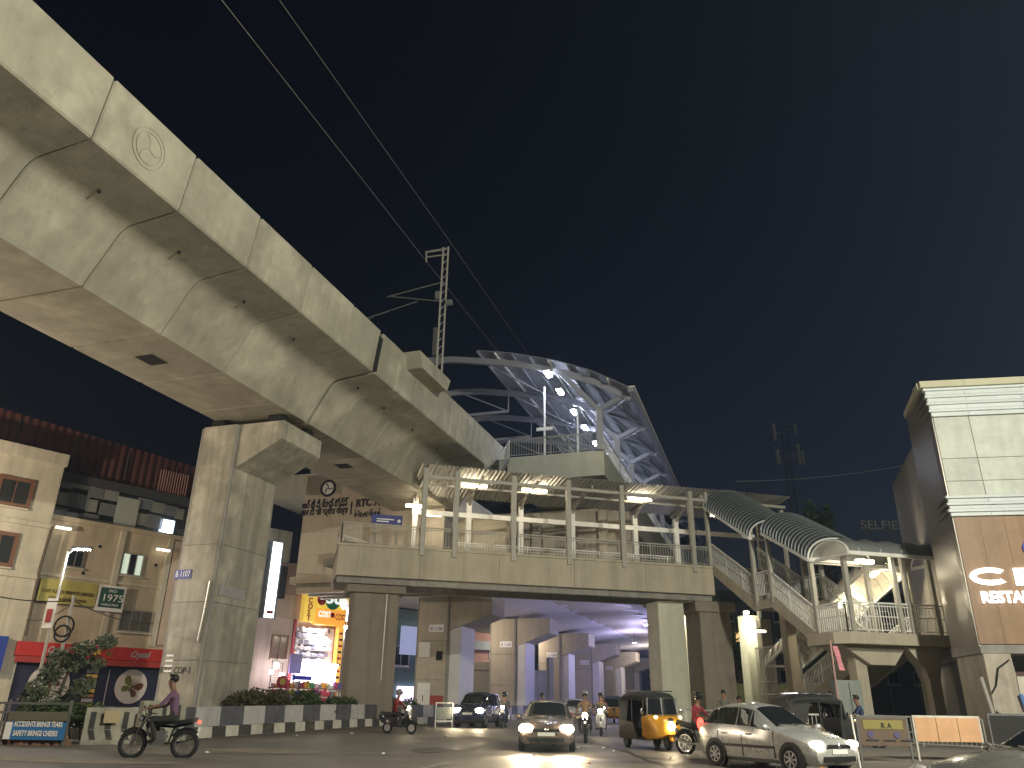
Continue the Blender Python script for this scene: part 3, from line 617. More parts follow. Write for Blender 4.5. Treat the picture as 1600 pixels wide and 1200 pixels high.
flight(sA, sB_, 0, 9.42, -4.2, 6.85, 15); flight(sA, sB_, -5.9, 6.85, -9.3, LZ, 13)
m = MB(); m.box(B, sA-.05, sB_+.05, -5.9, -4.2, 6.4, 6.86); m.build('half_landing', conc3, sr)
m = MB(); m.slab(B, [(sA-.6, -9.3), (28.6, -9.3), (28.6, -11.9), (sA-.1, -11.9), (sA-.6, -11.3)], 4.2, LZ); m.build('landing', conc3, sr, bevel=.02)
m = MB(); m.prism(B, [(sA-.2, 4.2), (26.0, 4.2), (25.2, 3.35), (23.9, 3.35)], -11.2, -9.6); m.build('landing_bracket', conc3, sr, bevel=.03)
flight(26.2, 28.5, -9.3, LZ, .9, .3, 26, th=.45)
for pts in ([(sA, 0, 9.45), (sA, -4.2, 6.98), (sA, -5.9, 6.98), (sA, -9.3, LZ), (sA, -11.6, LZ), (28.4, -11.75, LZ)],
            [(sB_, 0, 9.45), (sB_, -4.2, 6.98), (sB_, -5.9, 6.98), (sB_, -9.3, LZ)], [(26.25, -9.3, LZ), (26.25, .6, .45)], [(28.5, -9.3, LZ), (28.5, .6, .45)]):
    m = MB(); railing(m, [B.p(*p) for p in pts], 1.35, .15, .034, (.1, .55, .9)); m.build('railing', white, sr)
# canopy posts
for s_, w_, zt, zb in ((sA, -4.45, 10.35, 6.6), (sA, -6.0, 10.4, 6.6), (sA, -9.5, 8.35, 4.7), (sA+.3, -11.6, 8.35, 4.7), (sB_, -4.45, 10.35, 6.6), (sB_, -6.0, 10.4, 6.6), (sB_, -9.5, 8.35, 4.7), (25.5, -11.7, 8.35, 4.7), (26.1, -11.7, 8.35, 4.7), (27.6, -11.7, 8.35, 4.7), (28.4, -9.4, 8.35, 4.7), (sB_+.1, -.2, 13.4, 9.4), (28.0, .2, 13.4, .3), (28.0, 4.0, 13.4, .3)):
    m = MB(); m.box(B, s_-.1, s_+.1, w_-.1, w_+.1, zb, zt); m.build('canopy_post', steelp, sr)
bar_m = surf('barrel_sheet', (.065, .072, .078), .4, .1, 3, .05, 20, 0, .3); ribm = surf('barrel_rib', (.20, .225, .23), .4, .1, 3, .03, 20, 0, .4)
def barrel(s0, s1, w0, z0, w1, z1, rise, n, along='w', mt=None):
    def P(f, a, o=0.):
        th = math.pi*a
        if along == 'w': return B.p((s0+s1)/2-(s1-s0)/2*math.cos(th)*(1+o*.5), w0+(w1-w0)*f, z0+(z1-z0)*f+(rise+o)*math.sin(th))
        return B.p(s0+(s1-s0)*f, (w0+w1)/2-(w1-w0)/2*math.cos(th), z0+(z1-z0)*f+(rise+o)*math.sin(th))
    K = 14
    for i in range(n):
        f0, f1 = i/n, (i+1)/n; m = MB()
        m.sheet([[P(f, k/K, o) for k in range(K+1)] for f, o in ((f0, 0), (f0+(f1-f0)*.5, .05), (f1, 0))], (0, 0, .01)); m.build('canopy_sheet', mt or bar_m, sr)
        m = MB(); m.tube([P(f0+(f1-f0)*.5, k/K, .075) for k in range(K+1)], .035, 5); m.build('canopy_rib', ribm, sr)
    for a in (0, 1):
        m = MB(); m.bar(P(0, a)-Vector((0,0,.08)), P(1, a)-Vector((0,0,.08)), .12, .16); m.build('eave_rail', white, sr)
    for f in (0, 1):
        m = MB(); m.tube([P(f, k/K)-Vector((0,0,.06)) for k in range(K+1)], .05, 6); m.bar(P(f, 0)-Vector((0,0,.1)), P(f, 1)-Vector((0,0,.1)), .1, .14); m.build('end_arch', white, sr)
barrel(sA-.25, sB_+.2, .1, 13.2, -4.7, 10.35, 1.15, 18); barrel(sA-.25, sB_+.2, -5.9, 10.4, -9.7, 8.35, 1.15, 15)
gd = surf('dark_polycarbonate', (.16, .17, .17), .35, .1, 3, .03, 20)
barrel(sA+.1, 28.7, -9.4, 8.3, -12.3, 8.3, .75, 5, 's', gd)
cream = surf('canopy_lining', (.62, .58, .48), .6, .06, 2, .03)
barrel(26.0, 28.7, -9.2, 8.2, .8, 3.9, 1.0, 16, 'w', cream)
for i, (s_, w_, zz) in enumerate(((27.2, -8.8, 8.2), (27.2, -5.4, 6.8))):
    batten(['upper bright tube light inside the lower stair canopy', 'lower bright tube light inside the lower stair canopy'][i], B.p(s_, w_, zz), (B.p(0, -1, .43)-B.p(0, 0, 0)), 1.3, None, mt=emit('stair_tube', (1.0, .86, .60), 120))
batten('warm tube light on the front edge of the landing canopy', B.p(24.4, -11.2, 8.05), B.x, .9, None, mt=emit('stair_tube', (1.0, .86, .60), 120))
batten('short warm lamp where the footbridge roof meets the stair canopy', B.p(23.6, 1.0, 12.9), B.x, .5, None)
s_, zz = B.ony(1180, 986, -1.5)
batten('thin pale tube light on the stair column below the first flight', B.p(s_+.2, -1.5, zz), B.x, .9, None, mt=emit('dim_tube', (1, .85, .6), 4))
for s_, w_ in ((23.6, -10.6), (25.3, -3.0)):
    m = MB(); m.box(B, s_-.3, s_+.3, w_-.3, w_+.3, .2, 4.0 if w_ < -5 else 6.9); m.build('support_column', conc3, sr, bevel=.04)
m = MB(); m.rings([[B.p(27.0+dx, -11.2+dy, z) for dx, dy in ((-a, -.3), (b, -.3), (b, .3), (-a, .3))] for z, a, b in ((.2, .3, .3), (2.7, .3, .3), (3.3, .5, .45), (4.19, 1.3, 1.0))]); m.build('flared_column', conc3, sr)
m = MB()
for i in range(14): m.bar(B.p(25.95, -.4+i*.15, .5), B.p(25.95, -.4+i*.15, 4.9), .035)
for z_ in (.55, 2.2, 2.9, 4.85): m.bar(B.p(25.95, -.4, z_), B.p(25.95, 1.6, z_), .05)
m.build('gate_grille', steelp, sr)
# ================================================================== LEAVES
def foliage(mb, pts, n, size, spread, rs, droop=.2):
    """leaf-sized folded faces scattered about the given points"""
    for _ in range(n):
        c, R_ = rs.choice(pts); c = Vector(c)
        while True:
            o = Vector((rs.uniform(-1, 1), rs.uniform(-1, 1), rs.uniform(-1, 1)))
            if o.length < 1: break
        p = c+Vector((o.x*R_[0], o.y*R_[1], o.z*R_[2])); s = size*rs.uniform(.6, 1.4)
        d = Vector((rs.uniform(-1, 1), rs.uniform(-1, 1), rs.uniform(-.6, .8))).normalized(); a = d.orthogonal().normalized()
        a.rotate(Matrix.Rotation(rs.uniform(0, 6.28), 3, d)); b = d.cross(a)
        mb.add([p-d*s, p+a*s*.42+b*s*.1, p+d*s*1.1, p-a*s*.42+b*s*.1], [(0, 1, 2), (0, 2, 3)])
leafm = surf('leaf_green', (.055, .085, .03), .5, .4, 6, 0, 0, 0, spec=.3); leafr = surf('leaf_russet', (.075, .07, .03), .5, .4, 6, 0, 0, 0, spec=.3); leafp = surf('leaf_pale', (.10, .125, .075), .5, .35, 6, 0, 0, 0, spec=.3)
bark = surf('bark', (.10, .08, .06), .9, .3, 6, .4, 30)
rs = random.Random(3)
def shrub(label, pts, n, size, mat, base, cat='hedge', nm='hedge', group=None, stems=8):
    t = thing(nm, label, cat, base, group=group); m = MB(); foliage(m, pts, n, size, 0, rs); m.build('foliage', mat, t, fix=False)
    m = MB()
    for i in range(stems):
        c, R_ = rs.choice(pts); c = Vector(c); m.tube([Vector((c.x+rs.uniform(-.2, .2), c.y+rs.uniform(-.2, .2), base[2])), c+Vector((rs.uniform(-.2, .2), rs.uniform(-.2, .2), R_[2]*.5))], [.02, .008], 5)
    m.build('stem', bark, t)
    return t
hp = [(V.p(1.1+rs.uniform(-.5, .4), d_, 1.05+rs.uniform(-.15, .25)), (.55, .6, .6+.2*rs.random())) for d_ in [1.6+.45*i for i in range(14)]]
shrub('low brownish hedge in the median between the main pier and the bridge pier', hp[:8], 5200, .085, leafr, V.p(1.1, 3.5, .55))
hp += [(V.p(1.7, d_, 1.1), (.4, .5, .6)) for d_ in (7.6, 8.3, 9.0, 9.6)]
shrub('low green hedge in the median against the bridge pier', hp[8:], 5600, .085, leafm, V.p(1.1, 6.5, .55))
hp = [(V.p(1.0+rs.uniform(-.5, .5), d_, 1.1), (.7, .7, .6)) for d_ in (13.6, 14.8, 16.2, 17.5)]
shrub('small green bush right of the bridge pier behind the scooter', hp, 2800, .1, leafm, V.p(1.0, 15.5, .55), 'bush', 'bush')
# ================================================================== LEFT BUILDING
LB = Frame((-23.39, 46.0), 40)
stucco = surf('cream_stucco', (.50, .43, .32), .85, .14, .8, .2, 12, .22, rnd=.05, stain=((.27, .21, .14), .5))
stucco2 = surf('pale_stucco', (.52, .49, .40), .85, .12, .8, .2, 12, .28, rnd=.05, stain=((.30, .26, .2), .5))
wood = surf('brown_window_frame', (.16, .08, .05), .6, .15, 5, .05)
gls = glass('window_glass'); alum = flat('aluminium', (.35, .35, .34), .4, .7)
def window(par, F, x0, x1, z0, z1, y, fm=None, pane=None, n=2, sill=True, fw=.07, nm='window'):
    fm = fm or alum; m = MB()
    m.box(F, x0-fw, x1+fw, y-.08, y+.02, z1, z1+fw); m.box(F, x0-fw, x1+fw, y-.08, y+.02, z0-fw, z0)
    m.box(F, x0-fw, x0, y-.08, y+.02, z0, z1); m.box(F, x1, x1+fw, y-.08, y+.02, z0, z1)
    for k in range(1, n): xx = x0+(x1-x0)*k/n; m.box(F, xx-.025, xx+.025, y-.05, y+.02, z0, z1)
    o = m.build(nm, fm, par)
    for k in range(n):
        a, b = x0+(x1-x0)*k/n, x0+(x1-x0)*(k+1)/n
        p = MB(); p.box(F, a+.027, b-.027, y-.02-.012*(k % 2), y-.004, z0+.004, z1-.004); p.build('pane', pane[k] if isinstance(pane, (list, tuple)) else (pane or gls), o)
    if sill: p = MB(); p.box(F, x0-.15, x1+.15, y-.16, y-.002, z0-fw-.1, z0-fw-.004); p.build('sill', stucco2, o)
    return o
lb = thing('shop_building', 'tan stucco building with jali screens and a red shop fascia behind the main pier', 'building', LB.p(2, 4, .3))
m = MB(); m.box(LB, -3.9, 9, 0, 10, .2, 10.85); m.build('wall', stucco, lb)
m = MB(); m.box(LB, -3.95, 9.05, -.12, .4, 10.7, 10.98); m.build('parapet_cap', stucco, lb, bevel=.03)
for x_ in (.1, 3.1): m = MB(); m.box(LB, x_, x_+.32, -.16, -.003, 4.3, 10.7); m.build('pilaster', stucco2, lb)
m = MB(); m.box(LB, -3.9, 9, -.1, -.003, 7.62, 7.78); m.build('string_course', stucco2, lb)
m = MB(); m.box(LB, 3.5, 9, -.14, -.004, 4.4, 10.6); m.build('wall_bay', surf('pinkish_stucco', (.52, .42, .34), .85, .1, 1, .1, 12, .15), lb)
window(lb, LB, 1.1, 2.9, 5.1, 6.2, -.02, n=3, pane=glass('dusty_pane', (.10, .10, .09), .3))
litp = emit('lit_curtain', (.80, .95, .75), .55, (.5, .6, .5))
window(lb, LB, .55, 1.75, 8.25, 9.42, -.02, n=3, pane=[litp, gls, litp])
window(lb, LB, -2.5, -1.72, 8.3, 9.12, -.02, n=2)
for (x_, z_) in ((-1.5, 8.0), (.3, 7.9), (1.9, 7.7), (-.9, 9.6), (2.6, 9.0)):
    m = MB(); m.disc(LB.p(x_, -.012, z_), LB.y, 0, .1, .02, 7); m.build('vent_hole', black, lb)
tubed = emit('facade_tube', (1, .85, .65), 2.2)
batten('pale wall tube light at the left corner under the screened storey', LB.p(-3.2, -.3, 10.25), LB.x, .8, None, mt=tubed)
batten('pale wall tube light beside the main pier under the screened storey', LB.p(2.75, -.3, 9.92), LB.x, .8, None, mt=tubed)
# screened storey
dk = surf('dark_slate_paint', (.05, .055, .058), .7, .15, 2, .05); mid = surf('grey_panel', (.22, .235, .22), .6, .12, 2, .05); pln = surf('blue_grey_panel', (.13, .145, .165), .6, .12, 2, .05)
m = MB(); m.box(LB, -4.4, 9, 1.1, 10, 10.86, 13.2); m.build('screened_storey', dk, lb)
m = MB(); m.box(LB, -4.6, 9.2, .5, 10, 13.1, 13.62); m.build('canopy_band', dk, lb)
def jali(x0, x1, z0, z1, y, mt):
    m = MB(); st_ = .16; fr_ = .03
    m.box(LB, x0, x1, y, y+.04, z0, z0+fr_); m.box(LB, x0, x1, y, y+.04, z1-fr_, z1); m.box(LB, x0, x0+fr_, y, y+.04, z0, z1); m.box(LB, x1-fr_, x1, y, y+.04, z0, z1)
    w_, h_ = x1-x0, z1-z0; k = -h_
    while k < w_:
        for sg in (1, -1):
            a = max(0, k); b = min(w_, k+h_)
            if b > a+.02:
                za, zb = (z0+a-k, z0+b-k) if sg > 0 else (z1-(a-k), z1-(b-k))
                m.bar(LB.p(x0+a, y+.02, za), LB.p(x0+b, y+.02, zb), .045, .04, LB.y)
        k += st_
    return m.build('jali_screen', mt, lb)
def pn(x0, x1, z0, z1, y, mt): m = MB(); m.box(LB, x0, x1, y, y+.05, z0, z1); return m.build('screen_panel', mt, lb)
def px(u, v, y=.6): return LB.ony(u, v, y)
def rect(u0, v0, u1, v1, y=.6): a, b = px(u0, v0, y); c, d_ = px(u1, v1, y); return min(a, c), max(a, c), min(b, d_), max(b, d_)
jm = surf('jali_paint', (.22, .245, .27), .6, .1, 3, .03)
for r4 in ((99, 746, 113, 764), (141, 756, 160, 780), (108, 769, 136, 796), (158, 785, 182, 808), (217, 777, 236, 797), (258, 789, 275, 807), (231, 803, 252, 827)): jali(*rect(*r4), .6, jm)
for r4, mt in (((116, 747, 138, 766), mid), ((92, 768, 105, 790), mid), ((137, 779, 150, 801), mid), ((165, 763, 184, 784), mid), ((238, 783, 256, 803), mid), ((210, 800, 228, 822), mid), ((276, 794, 286, 812), mid), ((84, 790, 104, 808), pln), ((101, 798, 130, 812), pln), ((131, 801, 153, 818), pln), ((153, 812, 180, 824), pln), ((212, 822, 240, 832), pln)): pn(*rect(*r4), .62, mt)
pn(*rect(186, 775, 210, 828, .5), .5, surf('pale_door', (.36, .40, .36), .6, .06, 2, .03))
x0, x1, z0, z1 = rect(252, 810, 270, 834, .7); m = MB(); m.box(LB, x0, x1, .7, .75, z0, z1); m.build('lit_window', emit('cold_lit_window', (.62, .78, 1.0), 2.0), lb)
m = MB(); m.ball(LB.p((x0+x1)/2, .55, z0+.15), .09, 8, 6); m.build('screen_lamp', emit('cold_bulb', (.8, .9, 1), 60), lb)
# red corrugated roof screen
redc = surf('red_corrugated', (.062, .018, .015), .6, .25, 2, .1, 20, .3)
m = MB(); n = 170; rows = []
for z_ in (13.5, 16.35): rows.append([LB.p(-11.6+14*2*.6*k/n*1.2, .9+(.09 if k % 4 in (1, 2) else 0), z_-.018*(k-60)*.35) for k in range(n)])
m.sheet(rows, tuple(LB.y*.02)); m.build('roof_screen', redc, lb)
for i in range(5): m = MB(); m.bar(LB.p(-9.6+i*3.2, .85, 13.4), LB.p(-9.6+i*3.2, .85, 16.3-.2*i), .06); m.build('screen_mullion', dk, lb)
m = MB()
x0, x1, z0, z1 = rect(253, 733, 290, 770, .7)
for i in range(12): m.bar(LB.p(x0+(x1-x0)*i/11, .72, z0-.3), LB.p(x0+(x1-x0)*i/11, .72, z1), .05)
m.build('vertical_bars', surf('pale_red_bar', (.34, .2, .17), .6, .1, 3, 0), lb)
# left neighbour block
lf = thing('corner_block', 'cream corner block with brown framed windows at the left edge', 'building', LB.p(-8, 4, .3))
m = MB(); m.box(LB, -14, -3.98, -.5, 10, .2, 13.95); m.build('wall', stucco2, lf)
m = MB(); m.box(LB, -14.2, -3.9, -.75, 10.1, 13.6, 14.3); m.build('parapet', stucco2, lf, bevel=.03)
m = MB(); m.box(LB, -14.2, -3.93, -.62, -.503, 10.05, 10.3); m.build('string_course', stucco2, lf)
m = MB(); m.box(LB, -14.2, -3.93, -.62, -.503, 7.3, 7.5); m.build('string_course', stucco2, lf)
for (a, b, c_, d_) in ((-6.85, -5.45, 11.1, 12.3), (-6.9, -5.55, 7.95, 9.35), (-10.4, -8.9, 11.1, 12.3)):
    window(lf, LB, a, b, c_, d_, -.52, fm=wood, fw=.2)
m = MB(); m.box(LB, -14, -4.75, -.9, -.5, 2.6, 4.3); m.build('blue_shop_board', flat('royal_blue_board', (.02, .05, .30), .5), lf)
m = MB(); m.tube([LB.p(-3.9, -.6, 10.2), LB.p(-4.0, -.6, 8), LB.p(-3.9, -.6, 4.4)], .07, 6); m.build('rain_pipe', bark, lf)
# signs on the facade
cs = thing('branch_signboard', 'olive yellow finance signboard above the red shop fascia', 'sign', LB.p(-2.2, -.3, 6.2))
m = MB(); m.box(LB, -3.7, -.64, -.34, -.2, 6.2, 7.45); m.build('panel', surf('olive_yellow_board', (.42, .38, .11), .55, .12, 1.5, .03, 20, .1), cs)
brn = flat('sign_brown', (.10, .07, .02), .6)
text('lettering', 'CHIT FUNDS PRIVATE LIMITED', LB, -3.55, -.36, 6.72, .26, brn, cs, .004, width=2.75, bold=.006)
text('lettering', 'Chikkadpally Branch', LB, -3.15, -.36, 6.36, .27, brn, cs, .004, width=2.0, bold=.006)
cs = thing('anniversary_sign', 'white framed green sign reading 1975 beside the yellow signboard', 'sign', LB.p(.2, -.3, 6.1))
m = MB(); m.box(LB, -.58, .98, -.34, -.2, 6.02, 7.45); m.build('frame', white, cs)
m = MB(); m.box(LB, -.46, .86, -.36, -.343, 6.22, 7.33); m.build('panel', flat('bottle_green', (.02, .075, .06), .5), cs)
text('lettering', 'SINCE', LB, -.02, -.375, 7.08, .22, wht, cs, .004, width=.46); text('lettering', '1975', LB, -.36, -.375, 6.58, .55, wht, cs, .004, width=1.1); text('lettering', 'WORK & TRUST', LB, -.32, -.375, 6.32, .17, wht, cs, .004, width=1.0)
m = MB()
for x_ in (-3.2, -1.2, .2): m.bar(LB.p(x_, -.2, 6.6), LB.p(x_, 0, 6.6), .05)
m.build('bracket', steeld, cs)
# red shop fascia and shop front
sf = thing('shop_fascia', 'long red shop fascia with grey script lettering and butterflies', 'sign', LB.p(0, -.6, 3.1))
m = MB(); m.box(LB, -4.2, 3.9, -.75, -.2, 3.42, 4.12); m.build('panel', surf('fascia_red', (.42, .025, .022), .5, .12, 1.2, .03, 20, .1), sf, bevel=.02)
m = MB(); m.box(LB, -4.1, 3.9, -.9, -.2, 3.1, 3.40); m.build('awning_edge', surf('awning_red', (.36, .04, .035), .6, .15, 1.5, .05), sf)
grey = flat('script_grey', (.35, .33, .36), .5)
for x_, k in ((-2.75, .8), (1.75, 1.0)): text('lettering', 'Crystal', LB, x_, -.77, 3.62, .46, grey, sf, .01, width=1.15, shear=.45, bold=.012)
def butterfly(par, F, x, y, z, s, m1, m2, rot=0.):
    X, U = F.x*math.cos(rot)+Vector((0,0,1))*math.sin(rot), Vector((0,0,1))*math.cos(rot)-F.x*math.sin(rot); c = F.p(x, y, z); Nn = -F.y*.006
    for sg, mt in ((-1, m1), (1, m2)):
        up = [(0, .05), (.25, .5), (.65, .8), (.95, .72), (.98, .35), (.75, .08), (.4, .0)]; lo = [(0, -.02), (.4, -.04), (.72, -.15), (.8, -.45), (.55, -.68), (.28, -.5), (.08, -.25)]
        for poly in (up, lo):
            m = MB(); P = [c+X*(a*s*sg)+U*(b*s) for a, b in poly]; m.rings([P, [p+Nn for p in P]]); m.build('wing', mt, par)
    m = MB(); m.tube([c+U*s*.35+Nn, c-U*s*.4+Nn], [.04*s, .07*s], 6)
    for sg in (-1, 1): m.tube([c+U*s*.35+Nn, c+U*s*.75+X*s*.22*sg+Nn], .02*s, 5)
    m.build('body', brn, par)
yel = flat('wing_yellow', (.6, .42, .08), .5); orr = flat('wing_orange', (.35, .14, .05), .5); olv = flat('wing_olive', (.13, .13, .035), .6); brw = flat('wing_brown', (.12, .045, .02), .6)
butterfly(sf, LB, -.15, -.765, 3.78, .26, yel, yel, .3); butterfly(sf, LB, .55, -.765, 3.72, .2, olv, orr, -.2)
fr2 = thing('shuttered_shop', 'navy blue closed shop with white butterfly discs under the red fascia', 'shop', LB.p(0, -.3, .3))
m = MB(); m.box(LB, -3.85, 4.0, -.3, -.1, .3, 3.1); m.build('panel', surf('navy_front', (.018, .02, .055), .55, .12, 1.2, .03), fr2)
for x_ in (-3.9,): m = MB(); m.box(LB, x_-.15, x_, -.35, -.1, .3, 3.1); m.build('jamb', white, fr2)
for i in range(8): 
    m = MB(); m.box(LB, -.25, .35, -.34, -.303, .95+i*.25, 1.13+i*.25); m.build('menu_strip', (yel, grey, orr)[i % 3], fr2)
m = MB(); m.box(LB, .95, 1.0, -.33, -.303, .5, 2.9); m.build('mullion', grey, fr2)
dsc = flat('disc_white', (.58, .54, .52), .6)
for x_, r_ in ((-2.1, 1.05), (2.35, .92)):
    m = MB(); m.disc(LB.p(x_, -.32, 2.05), LB.y, 0, r_, .03, 40); d_ = m.build('disc', dsc, fr2)
    butterfly(d_, LB, x_, -.34, 2.0, .62, olv, brw, -.45 if x_ > 0 else .9)
# ================================================================== LIT SHOP BUILDING BEHIND
SB = Frame((-15.37, 60.0), 40)
sb = thing('bazaar_building', 'pinkish old building with lit discount shop between main pier and bridge pier', 'building', SB.p(0, 5, .3))
pinkw = surf('rosy_stucco', (.46, .36, .33), .85, .12, .8, .2, 12, .25)
m = MB(); m.box(SB, -12, -.75, .0, 10, .2, 11.0); m.build('wall', pinkw, sb)
m = MB(); m.box(SB, -12, -2.1, -.4, 10, 11.01, 13.2); m.build('upper_wall', stucco2, sb)
m = MB(); m.box(SB, -.74, 9, .5, 10, .2, 9.6); m.build('shop_wall', pinkw, sb)
m = MB(); m.box(SB, -3.3, -2.2, -.5, -.01, 8.3, 10.6); m.build('balcony_recess', dk, sb)
window(sb, SB, -2.4, -1.2, 4.3, 5.7, -.02, fm=wood, fw=.12, pane=glass('rust_pane', (.09, .05, .04), .3))
for z_ in (7.0, 8.6): m = MB(); m.box(SB, -4.2, -.7, -.08, -.003, z_, z_+.14); m.build('string_course', pinkw, sb)
# interior shelves of the lit shop
m = MB(); m.box(SB, -.55, 3.3, .36, .46, 2.6, 6.6); m.build('display_back', white, sb)
goods = [surf('goods_%d' % i, c, .6, .2, 5, .05) for i, c in enumerate(((.55, .5, .55), (.28, .25, .32), (.6, .48, .4), (.4, .42, .5), (.7, .68, .66), (.16, .14, .2)))]
rg = random.Random(11)
for k in range(9):
    m = MB(); m.box(SB, -.5, 2.6, -.02, .34, 2.75+k*.43, 2.79+k*.43); m.build('shelf', grey, sb); x_ = -.45
    while x_ < 2.45:
        w_ = rg.uniform(.16, .42); m = MB(); m.box(SB, x_, x_+w_-.03, .02, .3, 2.795+k*.43, 2.795+k*.43+rg.uniform(.2, .36)); m.build('goods_box', rg.choice(goods), sb); x_ += w_
m = MB(); m.box(SB, -.8, -.58, -.1, .45, .3, 7.0); m.box(SB, 3.32, 3.5, -.1, .45, .3, 7.0); m.build('shop_jamb', surf('jamb_red', (.3, .03, .05), .5, .1, 2, .02), sb)
shopw = emit('shop_tube_white', (1.0, .93, .95), 60)
for i, z_ in enumerate((6.35, 5.6)):
    batten(['upper white tube light inside the open discount shop', 'lower white tube light inside the open discount shop'][i], SB.p(1.2+.6*i, -.25, z_), SB.x, 1.3, None, mt=shopw)
panel_w = emit('shop_panel_white', (1.0, .93, .95), 9)
t = thing('lit_counter', 'glaring white counter display at the foot of the discount shop', 'counter', SB.p(1.2, -.6, 2.2))
m = MB(); m.box(SB, -.4, 2.9, -.8, -.4, 2.5, 4.0); m.build('light_box', panel_w, t); m = MB(); m.box(SB, -.5, 3.0, -.85, -.35, 1.6, 2.48); m.build('counter_base', white, t)
for i, (u, v_, r_) in enumerate(((432, 1040, .34), (424, 1050, .26), (440, 1055, .3), (527, 1041, .16))):
    x_, z_ = SB.ony(u, v_, -1.2); t = thing('shop_bulb', ['large glaring bulb over the street stall left of the shop', 'smaller glaring bulb left in the stall cluster', 'lower glaring bulb right in the stall cluster', 'single bulb right of the orange shop column'][i], 'bulb', SB.p(x_, -1.2, z_))
    m = MB(); m.ball(SB.p(x_, -1.2, z_), r_*.6, 10, 8); m.build('globe', emit('bulb_white', (1.0, .95, .92), 40), t, smooth=True); m = MB(); m.bar(SB.p(x_, -1.2, z_+r_*.5), SB.p(x_, -1.2, z_+.8), .04); m.build('cord', black, t)
ss = thing('discount_sign', 'yellow and orange lit shop sign reading 50 and COST', 'sign', SB.p(1.5, -.5, 6.7))
m = MB(); m.box(SB, -.55, .5, -.75, -.3, 6.85, 9.3); m.build('side_panel', emit('sign_yellow', (1.0, .66, .10), .55, (.6, .4, .06)), ss)
m = MB(); m.box(SB, .52, 3.55, -.75, -.3, 6.75, 9.2); m.build('main_panel', emit('sign_orange', (1.0, .42, .05), .75, (.6, .25, .03)), ss)
m = MB(); m.box(SB, .53, 3.54, -.76, -.751, 7.9, 9.19); m.build('upper_field', emit('sign_yellow2', (1.0, .70, .08), .65, (.6, .4, .05)), ss)
m = MB(); m.box(SB, 3.56, 3.8, -.75, -.3, 6.75, 9.2); m.build('end_panel', emit('sign_white', (1, 1, 1), .9), ss)
rdd = flat('sign_red', (.35, .02, .02), .5); grn = flat('sign_green', (.02, .28, .12), .5); sw = emit('letter_white', (1, 1, 1), .8)
for i, ch in enumerate('COST'): text('lettering', ch, SB, -.25, -.78, 8.2-i*.42, .52, rdd, ss, .01, bold=.015)
text('lettering', '2', SB, -.2, -.78, 8.72, .42, ink, ss, .01, bold=.01)
m = MB(); m.disc(SB.p(2.0, -.765, 8.6), SB.y, 0, .72, .01, 28); m.build('roundel', grn, ss)
text('lettering', '50', SB, 1.3, -.8, 8.35, 1.1, sw, ss, .01, width=1.5, bold=.03)
m = MB(); m.disc(SB.p(.95, -.765, 8.55), SB.y, 0, .42, .01, 24); m.build('roundel', rdd, ss); m = MB(); m.disc(SB.p(3.1, -.765, 8.4), SB.y, 0, .42, .01, 24); m.build('roundel', sw, ss)
text('lettering', 'COST', SB, .75, -.78, 7.3, .62, sw, ss, .01, width=1.15, bold=.015); text('lettering', 'COST', SB, 2.35, -.78, 7.2, .62, rdd, ss, .01, width=1.05, bold=.01)
m = MB(); m.disc(SB.p(2.1, -.768, 7.5), SB.y, 0, .2, .01, 16); m.build('roundel', rdd, ss)
t = thing('shop_column', 'slim orange lettered column right of the discount shop opening', 'sign', SB.p(3.0, -.5, .3))
m = MB(); m.box(SB, 2.95, 3.45, -.6, -.2, 2.6, 6.7); m.build('panel', emit('column_orange', (1.0, .55, .10), .6, (.6, .3, .05)), t)
for i in range(8): m = MB(); m.box(SB, 3.03, 3.37, -.63, -.603, 3.0+i*.45, 3.16+i*.45); m.build('letter_block', rdd if i % 2 else inkd, t)
t = thing('stall_board', 'purple blue board over the stall left of the shop', 'sign', SB.p(-1.3, -1.3, 3)); m = MB(); m.box(SB, -1.75, -.75, -1.5, -1.42, 3.2, 4.5); m.build('panel', surf('violet_board', (.24, .22, .5), .5, .3, 4, 0), t); m = MB(); m.bar(SB.p(-1.25, -1.4, .3), SB.p(-1.25, -1.4, 3.2), .05); m.build('post', steeld, t)
t = thing('street_stall', 'crowded street stall with colourful goods behind the hedge', 'stall', SB.p(-.5, -2.4, .3))
pal = [surf('stall_goods_%d' % i, c, .6, .3, 5, .05) for i, c in enumerate(((.6, .28, .05), (.5, .06, .10), (.55, .5, .1), (.06, .08, .45), (.5, .35, .4), (.65, .62, .58), (.08, .3, .12), (.35, .05, .3), (.2, .2, .22)))]
for row, (z0, yy) in enumerate(((1.3, -2.6), (1.75, -2.45), (2.25, -2.3))):
    x_ = -3.6
    while x_ < 4.0:
        w_ = rg.uniform(.12, .42); h_ = rg.uniform(.22, .5); m = MB(); F_ = SB.sub(x_+w_/2, yy, rg.uniform(-9, 9)); m.box(F_, -w_/2+.02, w_/2-.02, -.12, .12, z0, z0+h_); m.build('goods', rg.choice(pal), t, bevel=.015); x_ += w_
    m = MB(); m.box(SB, -3.7, 4.1, yy-.2, yy+.25, z0-.05, z0-.004); m.build('shelf', wood, t)
for x_ in (-3.6, .2, 4.0): m = MB(); m.bar(SB.p(x_, -2.1, .3), SB.p(x_, -2.1, 3.3), .06); m.build('stall_post', steeld, t)
m = MB(); m.box(SB, -2.0, -.4, -2.35, -2.3, 2.75, 3.05); m.build('blue_banner', surf('banner_blue', (.04, .05, .5), .5, .2, 4, 0), t)
m = MB(); m.disc(SB.p(-3.1, -2.75, 2.6), SB.y, 0, .42, .04, 20); m.build('round_poster', pal[1], t); m = MB(); m.disc(SB.p(-3.1, -2.79, 2.6), SB.y, 0, .22, .03, 16); m.build('poster_centre', pal[2], t)
